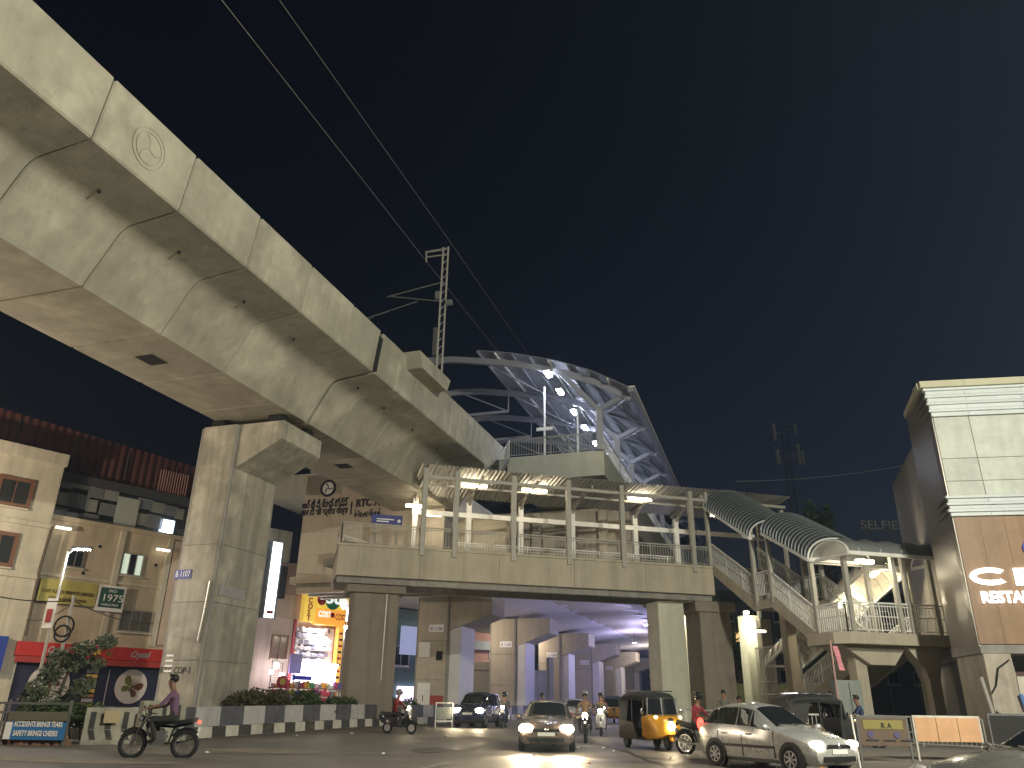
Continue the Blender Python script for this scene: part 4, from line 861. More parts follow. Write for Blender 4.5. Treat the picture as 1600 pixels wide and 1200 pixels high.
# vertical light box
x0, z0 = SB.ony(409, 964, -2.2); x1, z1 = SB.ony(432, 848, -2.2)
t = thing('vertical_light_box', 'tall glowing white vertical light box right of the main pier', 'sign', SB.p(x0, -2.2, z0))
m = MB(); x1 += .4; m.box(SB, x0, x1-.0, -2.4, -2.2, z0, z1); m.build('lit_face', emit('lightbox_white', (.86, .95, 1.0), 3.0), t)
m = MB(); m.box(SB, x1+.004, x1+.12, -2.42, -2.0, z0-.05, z1+.05); m.box(SB, x0-.15, x0-.004, -2.42, -2.0, z0-.05, z1+.05); m.build('casing', surf('casing_blue_grey', (.2, .26, .34), .5, .1, 2, 0), t)
m = MB(); m.box(SB, x0+.2, x0+.7, -2.41, -2.403, z0+.25, z0+.45); m.build('red_mark', rdd, t)
m = MB(); m.bar(SB.p(x0+.3, -2.1, z1), SB.p(x0+.3, 0, z1-.3), .07); m.bar(SB.p(x0+.3, -2.1, z0+.3), SB.p(x0+.3, 0, z0+.3), .07); m.build('bracket', steeld, t)
# bright street lamp tube by the bridge pier
x_, z_ = SB.ony(541, 980, -4); bracket_lamp('glaring white lamp left of the bridge pier', SB.p(x_, -4, z_), (0, -.2, -1), 350, col=(1, .97, .95))
x0, z0 = SB.ony(541, 975, -3.8); _, z1 = SB.ony(545, 950, -3.8); t = thing('lamp_tube', 'thin vertical white tube above the lamp left of the bridge pier', 'light', SB.p(x0, -3.8, z0)); m = MB(); m.tube([SB.p(x0, -3.8, z0+.2), SB.p(x0, -3.8, z1)], .06, 8); m.build('tube', emit('vert_tube', (1, 1, 1), 8), t); m = MB(); m.bar(SB.p(x0, -3.7, .3), SB.p(x0, -3.7, z1), .07); m.build('post', steeld, t)
# ================================================================== RIGHT BUILDING
RB = Frame((18.74, 32.0), 100)
tile = surf('pale_stone_tile', (.44, .47, .43), .45, .14, 1.6, .04, 10, .14, rnd=.06, stain=((.60, .63, .58), .6)); ledge = surf('white_ledge', (.50, .55, .56), .4, .06, 2, .03)
woodc = surf('brown_cladding', (.24, .15, .09), .45, .14, 1.2, .05, 10, .25); alu = surf('bronze_cladding', (.20, .18, .155), .32, .08, 1.5, .02, 8, .08, .15); capm = surf('cap_stone', (.42, .41, .30), .7, .12, 1.5, .05)
def rz(v, u=1460): return RB.ony(u, v, 0)[1]
rb = thing('restaurant_building', 'restaurant building with pale tiled upper wall and brown cladding at the right edge', 'building', RB.p(5, 3, .2))
TOP, T1, T0, W0_ = rz(600), rz(652, 1470), rz(776, 1500), rz(1006, 1530)
L1 = rz(808, 1500)
m = MB(); m.box(RB, .06, 14, .06, 3.4, W0_, TOP-.2); m.build('core', alu, rb)
xs_ = [0, 1.45, 3.75, 6.1, 8.5, 10.9, 13.3]; zs_ = [T0+.02, T0+(T1-T0)*.19, T0+(T1-T0)*.47, T1]
for i in range(6):
    for k in range(3): m = MB(); m.box(RB, xs_[i]+.012, xs_[i+1]-.012, 0, .058, zs_[k]+.012, zs_[k+1]-.012); m.build('wall_tile', tile, rb)
def cornice(z0, z1, n, out):
    h = (z1-z0)/n
    for k in range(n):
        o = out*(.35+.65*k/max(1, n-1)) if out > 0 else -out
        for i in range(6): m = MB(); m.box(RB, xs_[i]+.006-(o if i == 0 else 0), xs_[i+1]-.006, -o, .055, z0+k*h+.03, z0+(k+1)*h-.11); m.build('cornice_tile', ledge, rb)
        m = MB(); m.box(RB, -o-.1, 13.3, -o-.1, .05, z0+(k+1)*h-.105, z0+(k+1)*h); m.build('cornice_ledge', ledge, rb)
        m = MB(); m.box(V, 29.9-o-.1, 29.95, 8.58, 12.3, z0+(k+1)*h-.107, z0+(k+1)*h-.003); m.build('side_ledge', alu, rb)
cornice(T1, TOP-.31, 4, .18); cornice(L1, T0, 3, -.12)
for i in range(6): m = MB(); m.box(RB, xs_[i]+.004-(.42 if i == 0 else 0), xs_[i+1]-.004, -.42, .6, TOP-.30, TOP); m.build('cap_stone', capm, rb)
m = MB(); m.box(V, 29.46, 29.95, 8.4, 12.4, TOP-.295, TOP-.006); m.build('side_cap', capm, rb)
for i in range(14): m = MB(); m.box(RB, i*.95+.004, i*.95+.946, 0, .058, W0_, L1); m.build('cladding_board', woodc, rb)
for i in range(4): m = MB(); m.box(V, 29.86, 29.93, 8.72+i*.9+.005, 8.72+(i+1)*.9-.005, W0_-.1, T1); m.build('side_panel', alu, rb)
m = MB(); m.box(V, 29.84, 29.95, 12.33, 12.5, W0_-.1, TOP-.5); m.build('corner_trim', steel, rb)
sidew = surf('grey_rear_cladding', (.30, .28, .25), .5, .1, 1.2, .04, 8, .15)
zb_ = V.onx(1418, 712, 30.0)[1]
for i in range(8): m = MB(); m.box(V, 30.0, 30.2, 12.55+i*1.25+.01, 12.55+(i+1)*1.25-.01, 3.6, zb_); m.build('rear_panel', sidew, rb)
m = MB(); m.box(V, 30.21, 42, 12.5, 22.5, .3, zb_-.05); m.build('rear_core', concd, rb)
m = MB(); m.box(RB, 0, 14, .07, 3.3, W0_-.35, W0_-.004); m.build('soffit', concd, rb)
pc = surf('weathered_render', (.42, .38, .32), .85, .18, 1.5, .25, 14, .35, stain=((.2, .17, .13), .5))
m = MB(); m.rings([[RB.p(x, y, z) for x, y in ((.05, .05), (b, .05), (b, 3.0), (.05, 3.0))] for z, b in ((.15, 1.25), (W0_-.36, 1.05))]); m.build('corner_column', pc, rb, bevel=.03)
m = MB(); m.box(RB, 1.06, 1.5, -.02, .1, .15, W0_-1.2); m.build('column_facing', surf('pale_render', (.5, .47, .4), .8, .08, 2, .1, 14, .1), rb)
m = MB(); m.box(RB, 1.5, 14, 2.2, 2.4, 3.05, W0_-.36); m.build('shop_header', dk, rb)
shopg = [emit('shopglass_%d' % i, c, .10, (.05, .04, .03)) for i, c in enumerate(((.9, .5, .4), (.8, .55, .25), (.8, .6, .55)))]
for i in range(6):
    m = MB(); m.box(RB, 1.55+i*1.5, 2.9+i*1.5, 2.25, 2.3, .3, 3.0); o = m.build('shop_window', shopg[i % 3], rb)
    m = MB(); m.box(RB, 2.91+i*1.5, 3.04+i*1.5, 2.15, 2.35, .2, 3.04); m.build('shop_mullion', wood, rb)
    m = MB(); m.box(RB, 1.8+i*1.5, 2.6+i*1.5, 2.225, 2.245, 1.7, 2.6); m.build('poster', goods[(i*2) % 6], o)
m = MB(); m.ball(RB.p(2.45, .5, W0_-.42), .07, 8, 6); m.build('downlight', emit('downlight', (1, .8, .5), 60), rb)
m = MB(); m.tube([RB.p(.9, -.05, W0_-.6), RB.p(.45, -.06, W0_-.9), RB.p(.25, -.06, 2.4), RB.p(.02, -.06, 2.1)], .03, 6); m.build('slack_cable', rubber, rb)
m = MB(); m.tube([RB.p(-.25, -.1, 2.7), RB.p(.05, -.12, .2)], .07, 8); m.tube([RB.p(.05, -.12, 1.5), RB.p(.5, -.12, 1.25), RB.p(1.0, -.12, 1.4)], .06, 8); m.build('service_pipe', steelp, rb)
m = MB(); m.tube([RB.p(1.02, -.12, 2.1), RB.p(1.3, -.15, .3)], .07, 6); m.build('blue_pipe', flat('blue_pvc', (.08, .2, .5), .5), rb)
lw = emit('sign_letter_white', (1.0, .95, .86), 2.0)
sg_ = thing('restaurant_sign', 'glowing white capital letters on the brown cladding at the right edge', 'sign', RB.p(3, -.1, rz(942, 1533)))
x0, z0 = RB.ony(1517, 915, 0); x1, z1 = RB.ony(1566, 887, 0); x2, _ = RB.ony(1583, 915, 0)
def boxletter(poly_fn): pass
c = RB.p((x0+x1)/2+.1, -.1, (z0+z1)/2); rx, rzv = (x1-x0)/2+.1, (z1-z0)/2
m = MB(); rows = []
for k in range(19):
    a = rad(42+276*k/18); k2 = .26 if True else 0
    o_ = (rx*math.cos(a), rzv*math.sin(a)); i_ = ((rx-.24)*math.cos(a), (rzv-.2)*math.sin(a))
    rows.append([c+RB.x*o_[0]+Vector((0,0,o_[1])), c+RB.x*i_[0]+Vector((0,0,i_[1])), c+RB.x*i_[0]+Vector((0,0,i_[1]))+RB.y*.07, c+RB.x*o_[0]+Vector((0,0,o_[1]))+RB.y*.07])
m.rings(rows); m.build('letter', lw, sg_)
text('letter', 'R', RB, x2, -.1, z0, (z1-z0)*1.32, lw, sg_, .04, width=(x1-x0)*.95, bold=.03)
xa, za = RB.ony(1533, 942, 0); xb, zb2 = RB.ony(1600, 926, 0)
text('letter', 'RESTAURANT', RB, xa, -.1, za, .62, lw, sg_, .04, width=(xb-xa)*2.02, bold=.02)
m = MB(); m.disc(RB.p(RB.ony(1610, 857, 0)[0], -.06, rz(857, 1600)), RB.y, 0, .32, .05, 24); m.build('blue_badge', flat('badge_blue', (.05, .06, .4), .5), sg_)
# ================================================================== VEHICLES (local frames: x right, y forward, z up)
ID = Frame((0, 0), 90)
def paint(n, c, metal=.3, rough=.28): return surf(n, c, rough, .06, 3, 0, 0, 0, metal, .5, 0, coat=.6)
cglass = glass('car_glass', (.012, .014, .016), .04); blackp = flat('black_plastic', (.015, .015, .016), .45); rimm = flat('alloy', (.45, .45, .46), .3, .9)
tailm = emit('tail_red', (1, .05, .03), 6, (.4, .02, .02)); taild = flat('tail_off', (.25, .01, .01), .3, coat=1.)
head_hot = emit('headlight_hot', (1.0, .80, .50), 160); head_mid = emit('headlight_mid', (1.0, .88, .66), 45); head_off = flat('headlight_off', (.5, .5, .5), .1, .3, coat=1.)
platem = flat('number_plate', (.7, .7, .66), .5)
def wheel(par, c, r, wd, side=1, spokes=7):
    c = Vector(c); ax = Vector((1, 0, 0)); n = 24; m = MB()
    pr = [(r*.62, -wd/2), (r*.9, -wd/2), (r, -wd*.32), (r, wd*.32), (r*.9, wd/2), (r*.62, wd/2)]
    m.rings([[c+Vector((o, q*math.cos(2*math.pi*k/n), q*math.sin(2*math.pi*k/n))) for k in range(n)] for q, o in pr], cap=False); m.rings([[c+Vector((o, q*math.cos(2*math.pi*k/n), q*math.sin(2*math.pi*k/n))) for k in range(n)] for q, o in (pr[-1], pr[0])], cap=False)
    o = m.build('wheel', rubber, par, smooth=True, local=True)
    m = MB(); xo = side*wd*.42; m.disc(c+ax*xo, ax, r*.56, r*.64, .03, 24); m.disc(c+ax*xo, ax, 0, r*.14, .05, 12)
    for k in range(spokes):
        a = 2*math.pi*k/spokes; d = Vector((0, math.cos(a), math.sin(a))); m.bar(c+ax*xo+d*r*.1, c+ax*xo+d*r*.6, r*.13, .025, ax)
    m.disc(c+ax*(xo*.5), ax, 0, r*.6, .02, 20)
    m.build('rim', rimm, o, local=True)
    return o
HATCH = [(1.93, .30, .50, .56, .50, .50, .40), (1.86, .22, .58, .66, .68, .70, .56), (1.68, .18, .66, .77, .76, .80, .62), (1.30, .17, .76, .88, .80, .835, .66), (.92, .17, .86, .96, .81, .845, .66), (.72, .17, .90, 1.0, .815, .845, .66),
         (-.02, .17, .93, 1.44, .82, .845, .57), (-.45, .17, .94, 1.51, .82, .845, .60), (-1.0, .17, .96, 1.50, .82, .845, .59), (-1.45, .18, .98, 1.41, .80, .835, .55), (-1.80, .22, 1.0, 1.05, .76, .80, .60), (-1.90, .28, .86, .92, .70, .74, .52), (-1.93, .34, .60, .66, .62, .66, .46)]
SEDAN = [(2.12, .30, .50, .55, .52, .54, .42), (2.05, .22, .58, .65, .70, .72, .58), (1.85, .18, .66, .76, .78, .81, .64), (1.4, .17, .76, .87, .81, .845, .68), (.95, .17, .84, .94, .82, .85, .68), (.75, .17, .88, .97, .82, .85, .67),
         (.05, .17, .90, 1.38, .82, .85, .57), (-.4, .17, .91, 1.45, .82, .85, .59), (-.95, .17, .93, 1.42, .82, .85, .58), (-1.25, .17, .94, 1.33, .82, .85, .56), (-1.65, .18, .95, 1.01, .81, .84, .64), (-2.02, .22, .92, .98, .76, .80, .62), (-2.12, .32, .60, .70, .68, .72, .54)]
VAN = [(1.80, .32, .66, .74, .54, .56, .46), (1.74, .25, .76, .86, .68, .70, .58), (1.55, .22, .84, .95, .74, .77, .62), (1.25, .22, .90, 1.02, .76, .79, .64), (1.10, .22, .94, 1.06, .77, .79, .65), (.98, .22, .96, 1.10, .77, .79, .65),
       (.45, .22, .98, 1.60, .77, .79, .62), (0, .22, .98, 1.70, .77, .79, .63), (-.8, .22, .98, 1.72, .77, .79, .63), (-1.5, .22, .98, 1.66, .77, .79, .62), (-1.72, .24, .98, 1.08, .76, .78, .62), (-1.78, .28, .85, .95, .72, .75, .58), (-1.80, .34, .6, .7, .66, .7, .52)]
def carpoint(S, i, j, o=0.):
    """half-section point j of station i, pushed out by o"""
    y, zb, zl, zr, ws, wb, wr = S[i]; zm = zb+(zl-zb)*.55
    P = [(0, zb), (ws*.85, zb), (ws, zb+.10), (wb, zm), (wb*.985, zl), (wr, zr-.05), (wr*.72, zr-.005), (0, zr+.02)]
    return Vector((P[j][0], y, P[j][1]))
def car(name, label, cat, loc, heading, S, body, lights='on', cab=(5, 6, 9, 10), wr_=.30, glow=None, power=0, tail=False, group=None, plate_txt=None, strip=True, axles=(1.22, -1.22)):
    t = thing(name, label, cat, loc, -rad(heading), group)
    n = len(S); m = MB(); rows = []
    for i in range(n):
        h = [carpoint(S, i, j) for j in range(8)]; rows.append(h+[Vector((-p.x, p.y, p.z)) for p in h[-2:0:-1]])
    m.rings(rows); m.build('body', body, t, smooth=38, local=True, sub=1 if False else 0)
    c0, c1, c2, c3 = cab
    def patch(a, b, u0, u1, v0, v1, off, nm, mt, k=4, mirror=(1, -1), par=t):
        """quad patch between section curves a(i,j) and b(i,j)"""
        for sg in mirror:
            mm = MB(); rows = []
            for i in range(k+1):
                u = u0+(u1-u0)*i/k; row = []
                for j in range(2):
                    v = v0+(v1-v0)*j; p = a(u).lerp(b(u), v); row.append(p)
                rows.append(row)
            nn = (rows[-1][0]-rows[0][0]).cross(rows[0][1]-rows[0][0]); nn.normalize()
            ctr = rows[k//2][0]
            if nn.dot(Vector((ctr.x, 0, .4))) < 0: nn = -nn
            R_ = [[Vector((sg*(p+nn*off).x, (p+nn*off).y, (p+nn*off).z)) for p in r] for r in rows]
            mm.grid(R_); mm.build(nm, mt, par, local=True, fix=False)
    def curve(j, i0, i1):
        ys = [S[i][0] for i in range(i0, i1+1)]
        def f(u):
            x = u*(i1-i0); k = min(int(x), i1-i0-1); return carpoint(S, i0+k, j).lerp(carpoint(S, i0+k+1, j), x-k)
        return f
    # side glass: front quarter, two doors, rear quarter
    lo, hi = curve(4, c0, c3), curve(5, c0, c3); N_ = c3-c0
    segs_ = [(.35/N_*1, .98/N_, 'side_window'), (1.04/N_, 1.98/N_+.0, 'side_window'), (2.06/N_, 3.4/N_, 'side_window'), (3.5/N_, 4.4/N_, 'quarter_window')]
    for u0, u1, nm in segs_: patch(lo, hi, u0, u1, .10, .90, .006, nm, cglass)
    # windscreen and rear window
    for (i0, i1, nm, vv) in ((c0, c1, 'windscreen', (.06, .95)), (c2, c3, 'rear_window', (.06, .9))):
        mm = MB(); rows = []
        for k in range(7):
            f = vv[0]+(vv[1]-vv[0])*k/6; row = []
            for j, sg in ((5, 1), (6, 1), (7, 1), (6, -1), (5, -1)):
                p = carpoint(S, i0, j).lerp(carpoint(S, i1, j), f); p = Vector((sg*p.x*(.93 if j == 5 else 1), p.y, p.z)); row.append(p)
            rows.append(row)
        nn = (rows[1][2]-rows[0][2]).cross(Vector((1, 0, 0))); nn.normalize()
        if nn.z < 0: nn = -nn
        mm.grid([[p+nn*.014 for p in r] for r in rows]); mm.build(nm, cglass, t, local=True, fix=False)
    # wheels with dark arches
    y_f, y_r = axles
    for yy in (y_f, y_r):
        for sg in (1, -1):
            i = min(range(n), key=lambda q: abs(S[q][0]-yy)); xs = S[i][5]
            mm = MB(); mm.disc((sg*(xs-.055), yy, wr_+.02), (1, 0, 0), 0, wr_*1.18, .13, 28); mm.build('wheel_arch', blackp, t, local=True)
            wheel(t, (sg*(xs-.065), yy, wr_), wr_, .19, sg)
    y0 = S[0][0]; zl = S[2][2]-.02
    hm = {'on': head_mid, 'hot': head_hot, 'off': head_off}[lights]
    for sg in (1, -1):
        mm = MB(); c = Vector((sg*S[1][5]*.86, S[1][0]-.05, zl)); mm.ball(c, (.22, .13, .13) if lights == 'hot' else (.19, .13, .085), 12, 8); o = mm.build('headlight', hm, t, smooth=True, local=True)
        mm = MB(); c = Vector((sg*S[-3][5]*.92, S[-3][0]-.02, S[-3][2]-.02)); mm.ball(c, (.10, .08, .16), 10, 8); mm.build('tail_light', tailm if tail else taild, t, smooth=True, local=True)
        mm = MB(); i = c0; p = carpoint(S, i, 4); c = Vector((sg*(p.x+.12), p.y-.1, p.z+.08)); mm.ball(c, (.11, .07, .075), 10, 8); mm.bar(c-Vector((sg*.14, -.02, .03)), c, .04); mm.build('wing_mirror', body, t, smooth=True, local=True)
        if strip:
            mm = MB(); mm.box(ID, sg*(S[6][5]+.004), sg*(S[6][5]+.02), -1.0, .75, .50, .56); mm.build('door_strip', blackp, t, local=True)
        for yy in (-.05, -.85):
            mm = MB(); mm.bar((sg*(S[6][5]+.004), yy-.1, .80), (sg*(S[6][5]+.004), yy+.09, .80), .035, .03); mm.build('door_handle', body, t, local=True)
        for yy in (.74, -.28, -1.1):
            mm = MB(); mm.box(ID, sg*(S[6][5]-.02), sg*(S[6][5]+.0025), yy-.006, yy+.006, .30, .86); mm.build('door_gap', blackp, t, local=True)
    mm = MB(); mm.box(ID, -.42, .42, y0-.06, y0+.012, zl-.09, zl+.0); mm.build('grille', blackp, t, local=True, bevel=.02)
    mm = MB(); mm.box(ID, -.55, .55, y0-.1, y0+.006, .28, .40); mm.build('air_intake', blackp, t, local=True, bevel=.02)
    mm = MB(); mm.box(ID, -.26, .26, y0+.002, y0+.02, zl-.20, zl-.10); o = mm.build('number_plate', platem, t, local=True)
    mm = MB(); mm.ball((0, y0+.01, zl-.03), (.05, .02, .05), 10, 6); mm.build('badge', chrome, t, local=True)
    mm = MB(); mm.bar((-.62, S[5][0]+.1, S[5][3]+.03), (-.02, S[5][0]+.02, S[5][3]+.05), .02); mm.bar((.02, S[5][0]+.1, S[5][3]+.03), (.6, S[5][0]+.02, S[5][3]+.05), .02); mm.build('wiper', blackp, t, local=True)
    if power:
        for sg in (1, -1):
            l = lamp('headlight_light', 'SPOT', (0, 0, 0), power, (1, .80, .52), None, .08, None, 80, .9); l.parent = t
            l.location = (sg*S[1][5]*.86, S[1][0]+.14, zl); l.rotation_euler = Vector((0, 1, -.07)).to_track_quat('-Z', 'Y').to_euler()
    return t
silver = paint('silver_paint', (.47, .48, .47), .45, .28); dpaint = paint('taupe_paint', (.16, .12, .10), .4); navy = paint('navy_paint', (.02, .025, .07), .3); wpaint = paint('white_car_paint', (.6, .6, .58), .1); gpaint = paint('grey_paint', (.20, .20, .18), .5)
def cl(n): return n
def G(x, y): return (x, y, gz(y))
HX = car('hatchback', 'silver hatchback in the right foreground with headlights on', 'car', G(6.75, 21.3), 150, HATCH, silver, 'on', power=70, tail=True)
car('sedan', 'dark sedan with two glaring headlights in the middle of the road', 'car', G(1.35, 27.6), 184, SEDAN, dpaint, 'hot', power=900, strip=False)
car('van', 'dark blue high-roofed van with headlights on behind the barricade', 'van', G(-1.5, 44), 196, VAN, navy, 'hot', power=160, strip=False, wr_=.29, axles=(1.15, -1.2))
car('car', 'white car far back in the traffic under the deck', 'car', G(4.6, 56), 182, HATCH, wpaint, 'on', strip=False)
car('car', 'grey car nosing in at the bottom right corner', 'car', G(8.35, 12.55), 268, SEDAN, gpaint, 'off', strip=False)
# ---- auto rickshaw
autoy = paint('auto_yellow', (.55, .26, .02), 0, .35); soft = surf('soft_top', (.02, .02, .02), .6, .2, 5, .1, 30); autob = surf('auto_brown_side', (.11, .075, .045), .5, .2, 4, .05)
def auto(label, loc, heading, front=None, lit=True, group='auto rickshaws'):
    t = thing('auto_rickshaw', label, 'auto rickshaw', loc, -rad(heading), group); fm = front or autoy
    rows = []
    for y, z0, z1, w_ in ((1.28, .48, .92, .16), (1.22, .42, .98, .34), (1.05, .36, 1.02, .50), (.75, .32, 1.05, .60), (.45, .30, 1.05, .63)):
        rows.append([Vector((x*w_, y-(.05 if abs(x) > .8 else 0), z)) for x, z in ((-.8, z0), (.8, z0), (1, z0+.1), (1, z1-.08), (.85, z1), (-.85, z1), (-1, z1-.08), (-1, z0+.1))])
    m = MB(); m.rings(rows); m.build('front_cowl', fm, t, smooth=40, local=True)
    m = MB(); m.box(ID, -.63, .63, -1.3, .45, .28, .36); m.build('floor', blackp, t, local=True)
    for sg in (1, -1):
        m = MB(); m.hexa([Vector(p) for p in ((sg*.60, -1.32, .3), (sg*.66, -1.32, .3), (sg*.66, .1, .3), (sg*.60, .1, .3), (sg*.60, -1.32, .88), (sg*.66, -1.32, .88), (sg*.66, -.25, .80), (sg*.60, -.25, .80))]); m.build('side_panel', autob, t, local=True)
        m = MB(); m.bar((sg*.62, .45, 1.0), (sg*.58, .52, 1.56), .05); m.build('roof_pillar', blackp, t, local=True); m = MB(); m.bar((sg*.63, -.28, .8), (sg*.62, -.28, 1.55), .05); m.build('roof_pillar', blackp, t, local=True)
        m = MB(); m.ball((sg*.72, .62, 1.15), (.06, .03, .09), 8, 6); m.bar((sg*.6, .6, 1.1), (sg*.7, .62, 1.15), .02); m.build('wing_mirror', chrome, t, local=True)
        m = MB(); m.ball((sg*.44, 1.06, .98), (.07, .05, .05), 8, 6); m.build('indicator_lamp', emit('indicator_warm', (1, .7, .3), 8 if lit else .2), t, local=True)
        wheel(t, (sg*.56, -.88, .22), .22, .12, sg, 5)
    rows = []
    for y, z1, w_ in ((.62, 1.58, .55), (.40, 1.70, .60), (-.3, 1.76, .64), (-1.0, 1.72, .64), (-1.34, 1.60, .62)):
        rows.append([Vector((x*w_, y, z)) for x, z in ((-1, z1-.22), (-1, z1-.1), (-.8, z1), (0, z1+.03), (.8, z1), (1, z1-.1), (1, z1-.22))])
    m = MB(); m.sheet(rows, (0, 0, -.03)); m.build('soft_top', soft, t, smooth=50, local=True)
    m = MB(); m.hexa([Vector(p) for p in ((-.62, -1.36, .85), (.62, -1.36, .85), (.62, -1.31, .85), (-.62, -1.31, .85), (-.62, -1.36, 1.6), (.62, -1.36, 1.6), (.62, -1.31, 1.6), (-.62, -1.31, 1.6))]); m.build('rear_hood', soft, t, local=True)
    m = MB(); m.box(ID, -.62, .62, -1.33, -1.27, .3, .84); m.build('rear_panel', fm, t, local=True)
    for sg in (1, -1): m = MB(); m.hexa([Vector(p) for p in ((sg*.60, -1.3, .88), (sg*.63, -1.3, .88), (sg*.63, -.75, .85), (sg*.60, -.75, .85), (sg*.60, -1.3, 1.5), (sg*.63, -1.3, 1.5), (sg*.63, -.6, 1.5), (sg*.60, -.6, 1.5))]); m.build('side_curtain', soft, t, local=True)
    m = MB()
    for a, b in (((-.55, .66, 1.02), (-.5, .60, 1.56)), ((.55, .66, 1.02), (.5, .60, 1.56)), ((-.5, .60, 1.56), (.5, .60, 1.56)), ((-.55, .66, 1.04), (.55, .66, 1.04)), ((0, .67, 1.04), (0, .61, 1.56))): m.bar(a, b, .04)
    m.build('windscreen_frame', chrome if lit else blackp, t, local=True)
    m = MB(); m.add([(-.53, .665, 1.06), (.53, .665, 1.06), (.48, .61, 1.54), (-.48, .61, 1.54)], [(0, 1, 2, 3)]); m.build('windscreen', cglass, t, local=True, fix=False)
    m = MB(); m.box(ID, -.55, .55, -1.1, -.55, .4, .62); m.box(ID, -.55, .55, -1.22, -1.08, .62, 1.05); m.build('passenger_seat', blackp, t, local=True); m = MB(); m.box(ID, -.3, .3, -.15, .2, .4, .66); m.build('driver_seat', blackp, t, local=True)
    m = MB(); m.ball((0, 1.27, .72), (.12, .08, .12), 12, 8); m.build('headlight', head_hot if lit else head_off, t, smooth=True, local=True)
    m = MB(); m.ball((0, 1.12, .88), (.2, .14, .1), 12, 8); m.build('headlight_hood', blackp, t, smooth=True, local=True)
    wheel(t, (0, .98, .22), .22, .11, 1, 5)
    m = MB(); m.tube([Vector((0, .98+.27*math.cos(rad(a)), .22+.27*math.sin(rad(a)))) for a in range(10, 171, 16)], .07, 8); m.build('mudguard', fm, t, local=True)
    m = MB()
    for y in (.3, -.1, -.5, -.9): m.bar((-.6, y, 1.78), (.6, y, 1.78), .03)
    m.bar((-.58, .35, 1.79), (-.58, -.95, 1.79), .03); m.bar((.58, .35, 1.79), (.58, -.95, 1.79), .03); m.build('roof_rack', chrome, t, local=True)
    if lit:
        l = lamp('headlight_light', 'SPOT', (0, 0, 0), 120, (1, .78, .48), None, .06, None, 80, .9); l.parent = t; l.location = (0, 1.4, .72); l.rotation_euler = Vector((0, 1, -.08)).to_track_quat('-Z', 'Y').to_euler()
    return t
auto('yellow and black auto rickshaw driving forward with its headlight lit', G(4.95, 28.3), 163)
auto('dark auto rickshaw parked behind the silver hatchback', G(10.3, 27.6), 82, flat('dull_black', (.03, .03, .03), .5), False)
auto('distant auto rickshaw behind the walking man', G(7.6, 60), 182, None, False)
# ---- two-wheelers
def motorbike(label, loc, heading, col, lit=True, tail=False, nm='motorcycle'):
    t = thing(nm, label, 'motorcycle', loc, -rad(heading), 'two-wheelers in the traffic')
    for y in (.66, -.62):
        m = MB(); n = 22; R_ = .30
        m.tube([Vector((0, y+R_*math.cos(2*math.pi*k/n), .31+R_*math.sin(2*math.pi*k/n))) for k in range(n)], .055, 8, closed=True); o = m.build('wheel', rubber, t, smooth=True, local=True)
        m = MB(); m.tube([Vector((0, y+.245*math.cos(2*math.pi*k/n), .31+.245*math.sin(2*math.pi*k/n))) for k in range(n)], .02, 6, closed=True)
        for k in range(8): a = 2*math.pi*k/8; m.bar((0, y, .31), (0, y+.24*math.cos(a), .31+.24*math.sin(a)), .018)
        m.disc((0, y, .31), (1, 0, 0), 0, .07, .1, 12); m.build('rim', rimm, o, local=True)
        m = MB(); m.tube([Vector((0, y+.36*math.cos(rad(a)), .31+.36*math.sin(rad(a)))) for a in range(30, 151, 15)], .05, 6); m.build('mudguard', col, t, local=True)
    m = MB(); m.tube([(.09, .68, .31), (.09, .48, .85), (.08, .44, .98)], .025, 6); m.tube([(-.09, .68, .31), (-.09, .48, .85), (-.08, .44, .98)], .025, 6); m.build('fork', chrome, t, local=True)
    m = MB(); m.tube([(-.36, .30, 1.02), (-.2, .42, 1.03), (0, .44, 1.0), (.2, .42, 1.03), (.36, .30, 1.02)], .016, 6); m.build('handlebar', blackp, t, local=True)
    for sg in (1, -1): m = MB(); m.ball((sg*.3, .44, 1.2), (.06, .02, .045), 8, 6); m.tube([(sg*.25, .40, 1.03), (sg*.3, .43, 1.18)], .01, 5); m.build('mirror', blackp, t, local=True)
    m = MB(); m.tube([(0, .42, .88), (0, .1, .75), (0, -.3, .72), (0, -.75, .82)], .04, 6); m.tube([(0, .40, .80), (0, .2, .40), (0, -.2, .32), (0, -.3, .7)], .03, 6); m.build('frame', blackp, t, local=True)
    m = MB(); m.ball((0, .16, .86), (.15, .28, .13), 14, 8); m.build('fuel_tank', col, t, smooth=True, local=True)
    m = MB(); m.rings([[Vector((x*w_, y, z)) for x, z in ((-1, z0), (1, z0), (.85, z0+.1), (-.85, z0+.1))] for y, w_, z0 in ((-.05, .12, .78), (-.35, .15, .77), (-.75, .13, .83), (-.85, .08, .86))]); m.build('seat', blackp, t, smooth=50, local=True)
    m = MB(); m.box(ID, -.12, .12, -.12, .22, .3, .62); m.ball((0, .12, .52), (.13, .16, .12), 10, 6); m.build('engine', steeld, t, local=True)
    m = MB(); m.tube([(.13, .15, .35), (.16, -.3, .3), (.17, -.85, .42)], [.025, .035, .045], 8); m.build('exhaust', chrome, t, local=True)
    m = MB(); m.ball((0, .56, .93), (.09, .08, .09), 12, 8); m.build('headlight', (head_mid if lit else head_off), t, smooth=True, local=True)
    m = MB(); m.ball((0, -.9, .84), (.08, .04, .05), 10, 6); m.build('tail_light', tailm if tail else taild, t, smooth=True, local=True)
    m = MB(); m.box(ID, -.1, .1, -.93, -.91, .6, .72); m.build('number_plate', platem, t, local=True)
    return t
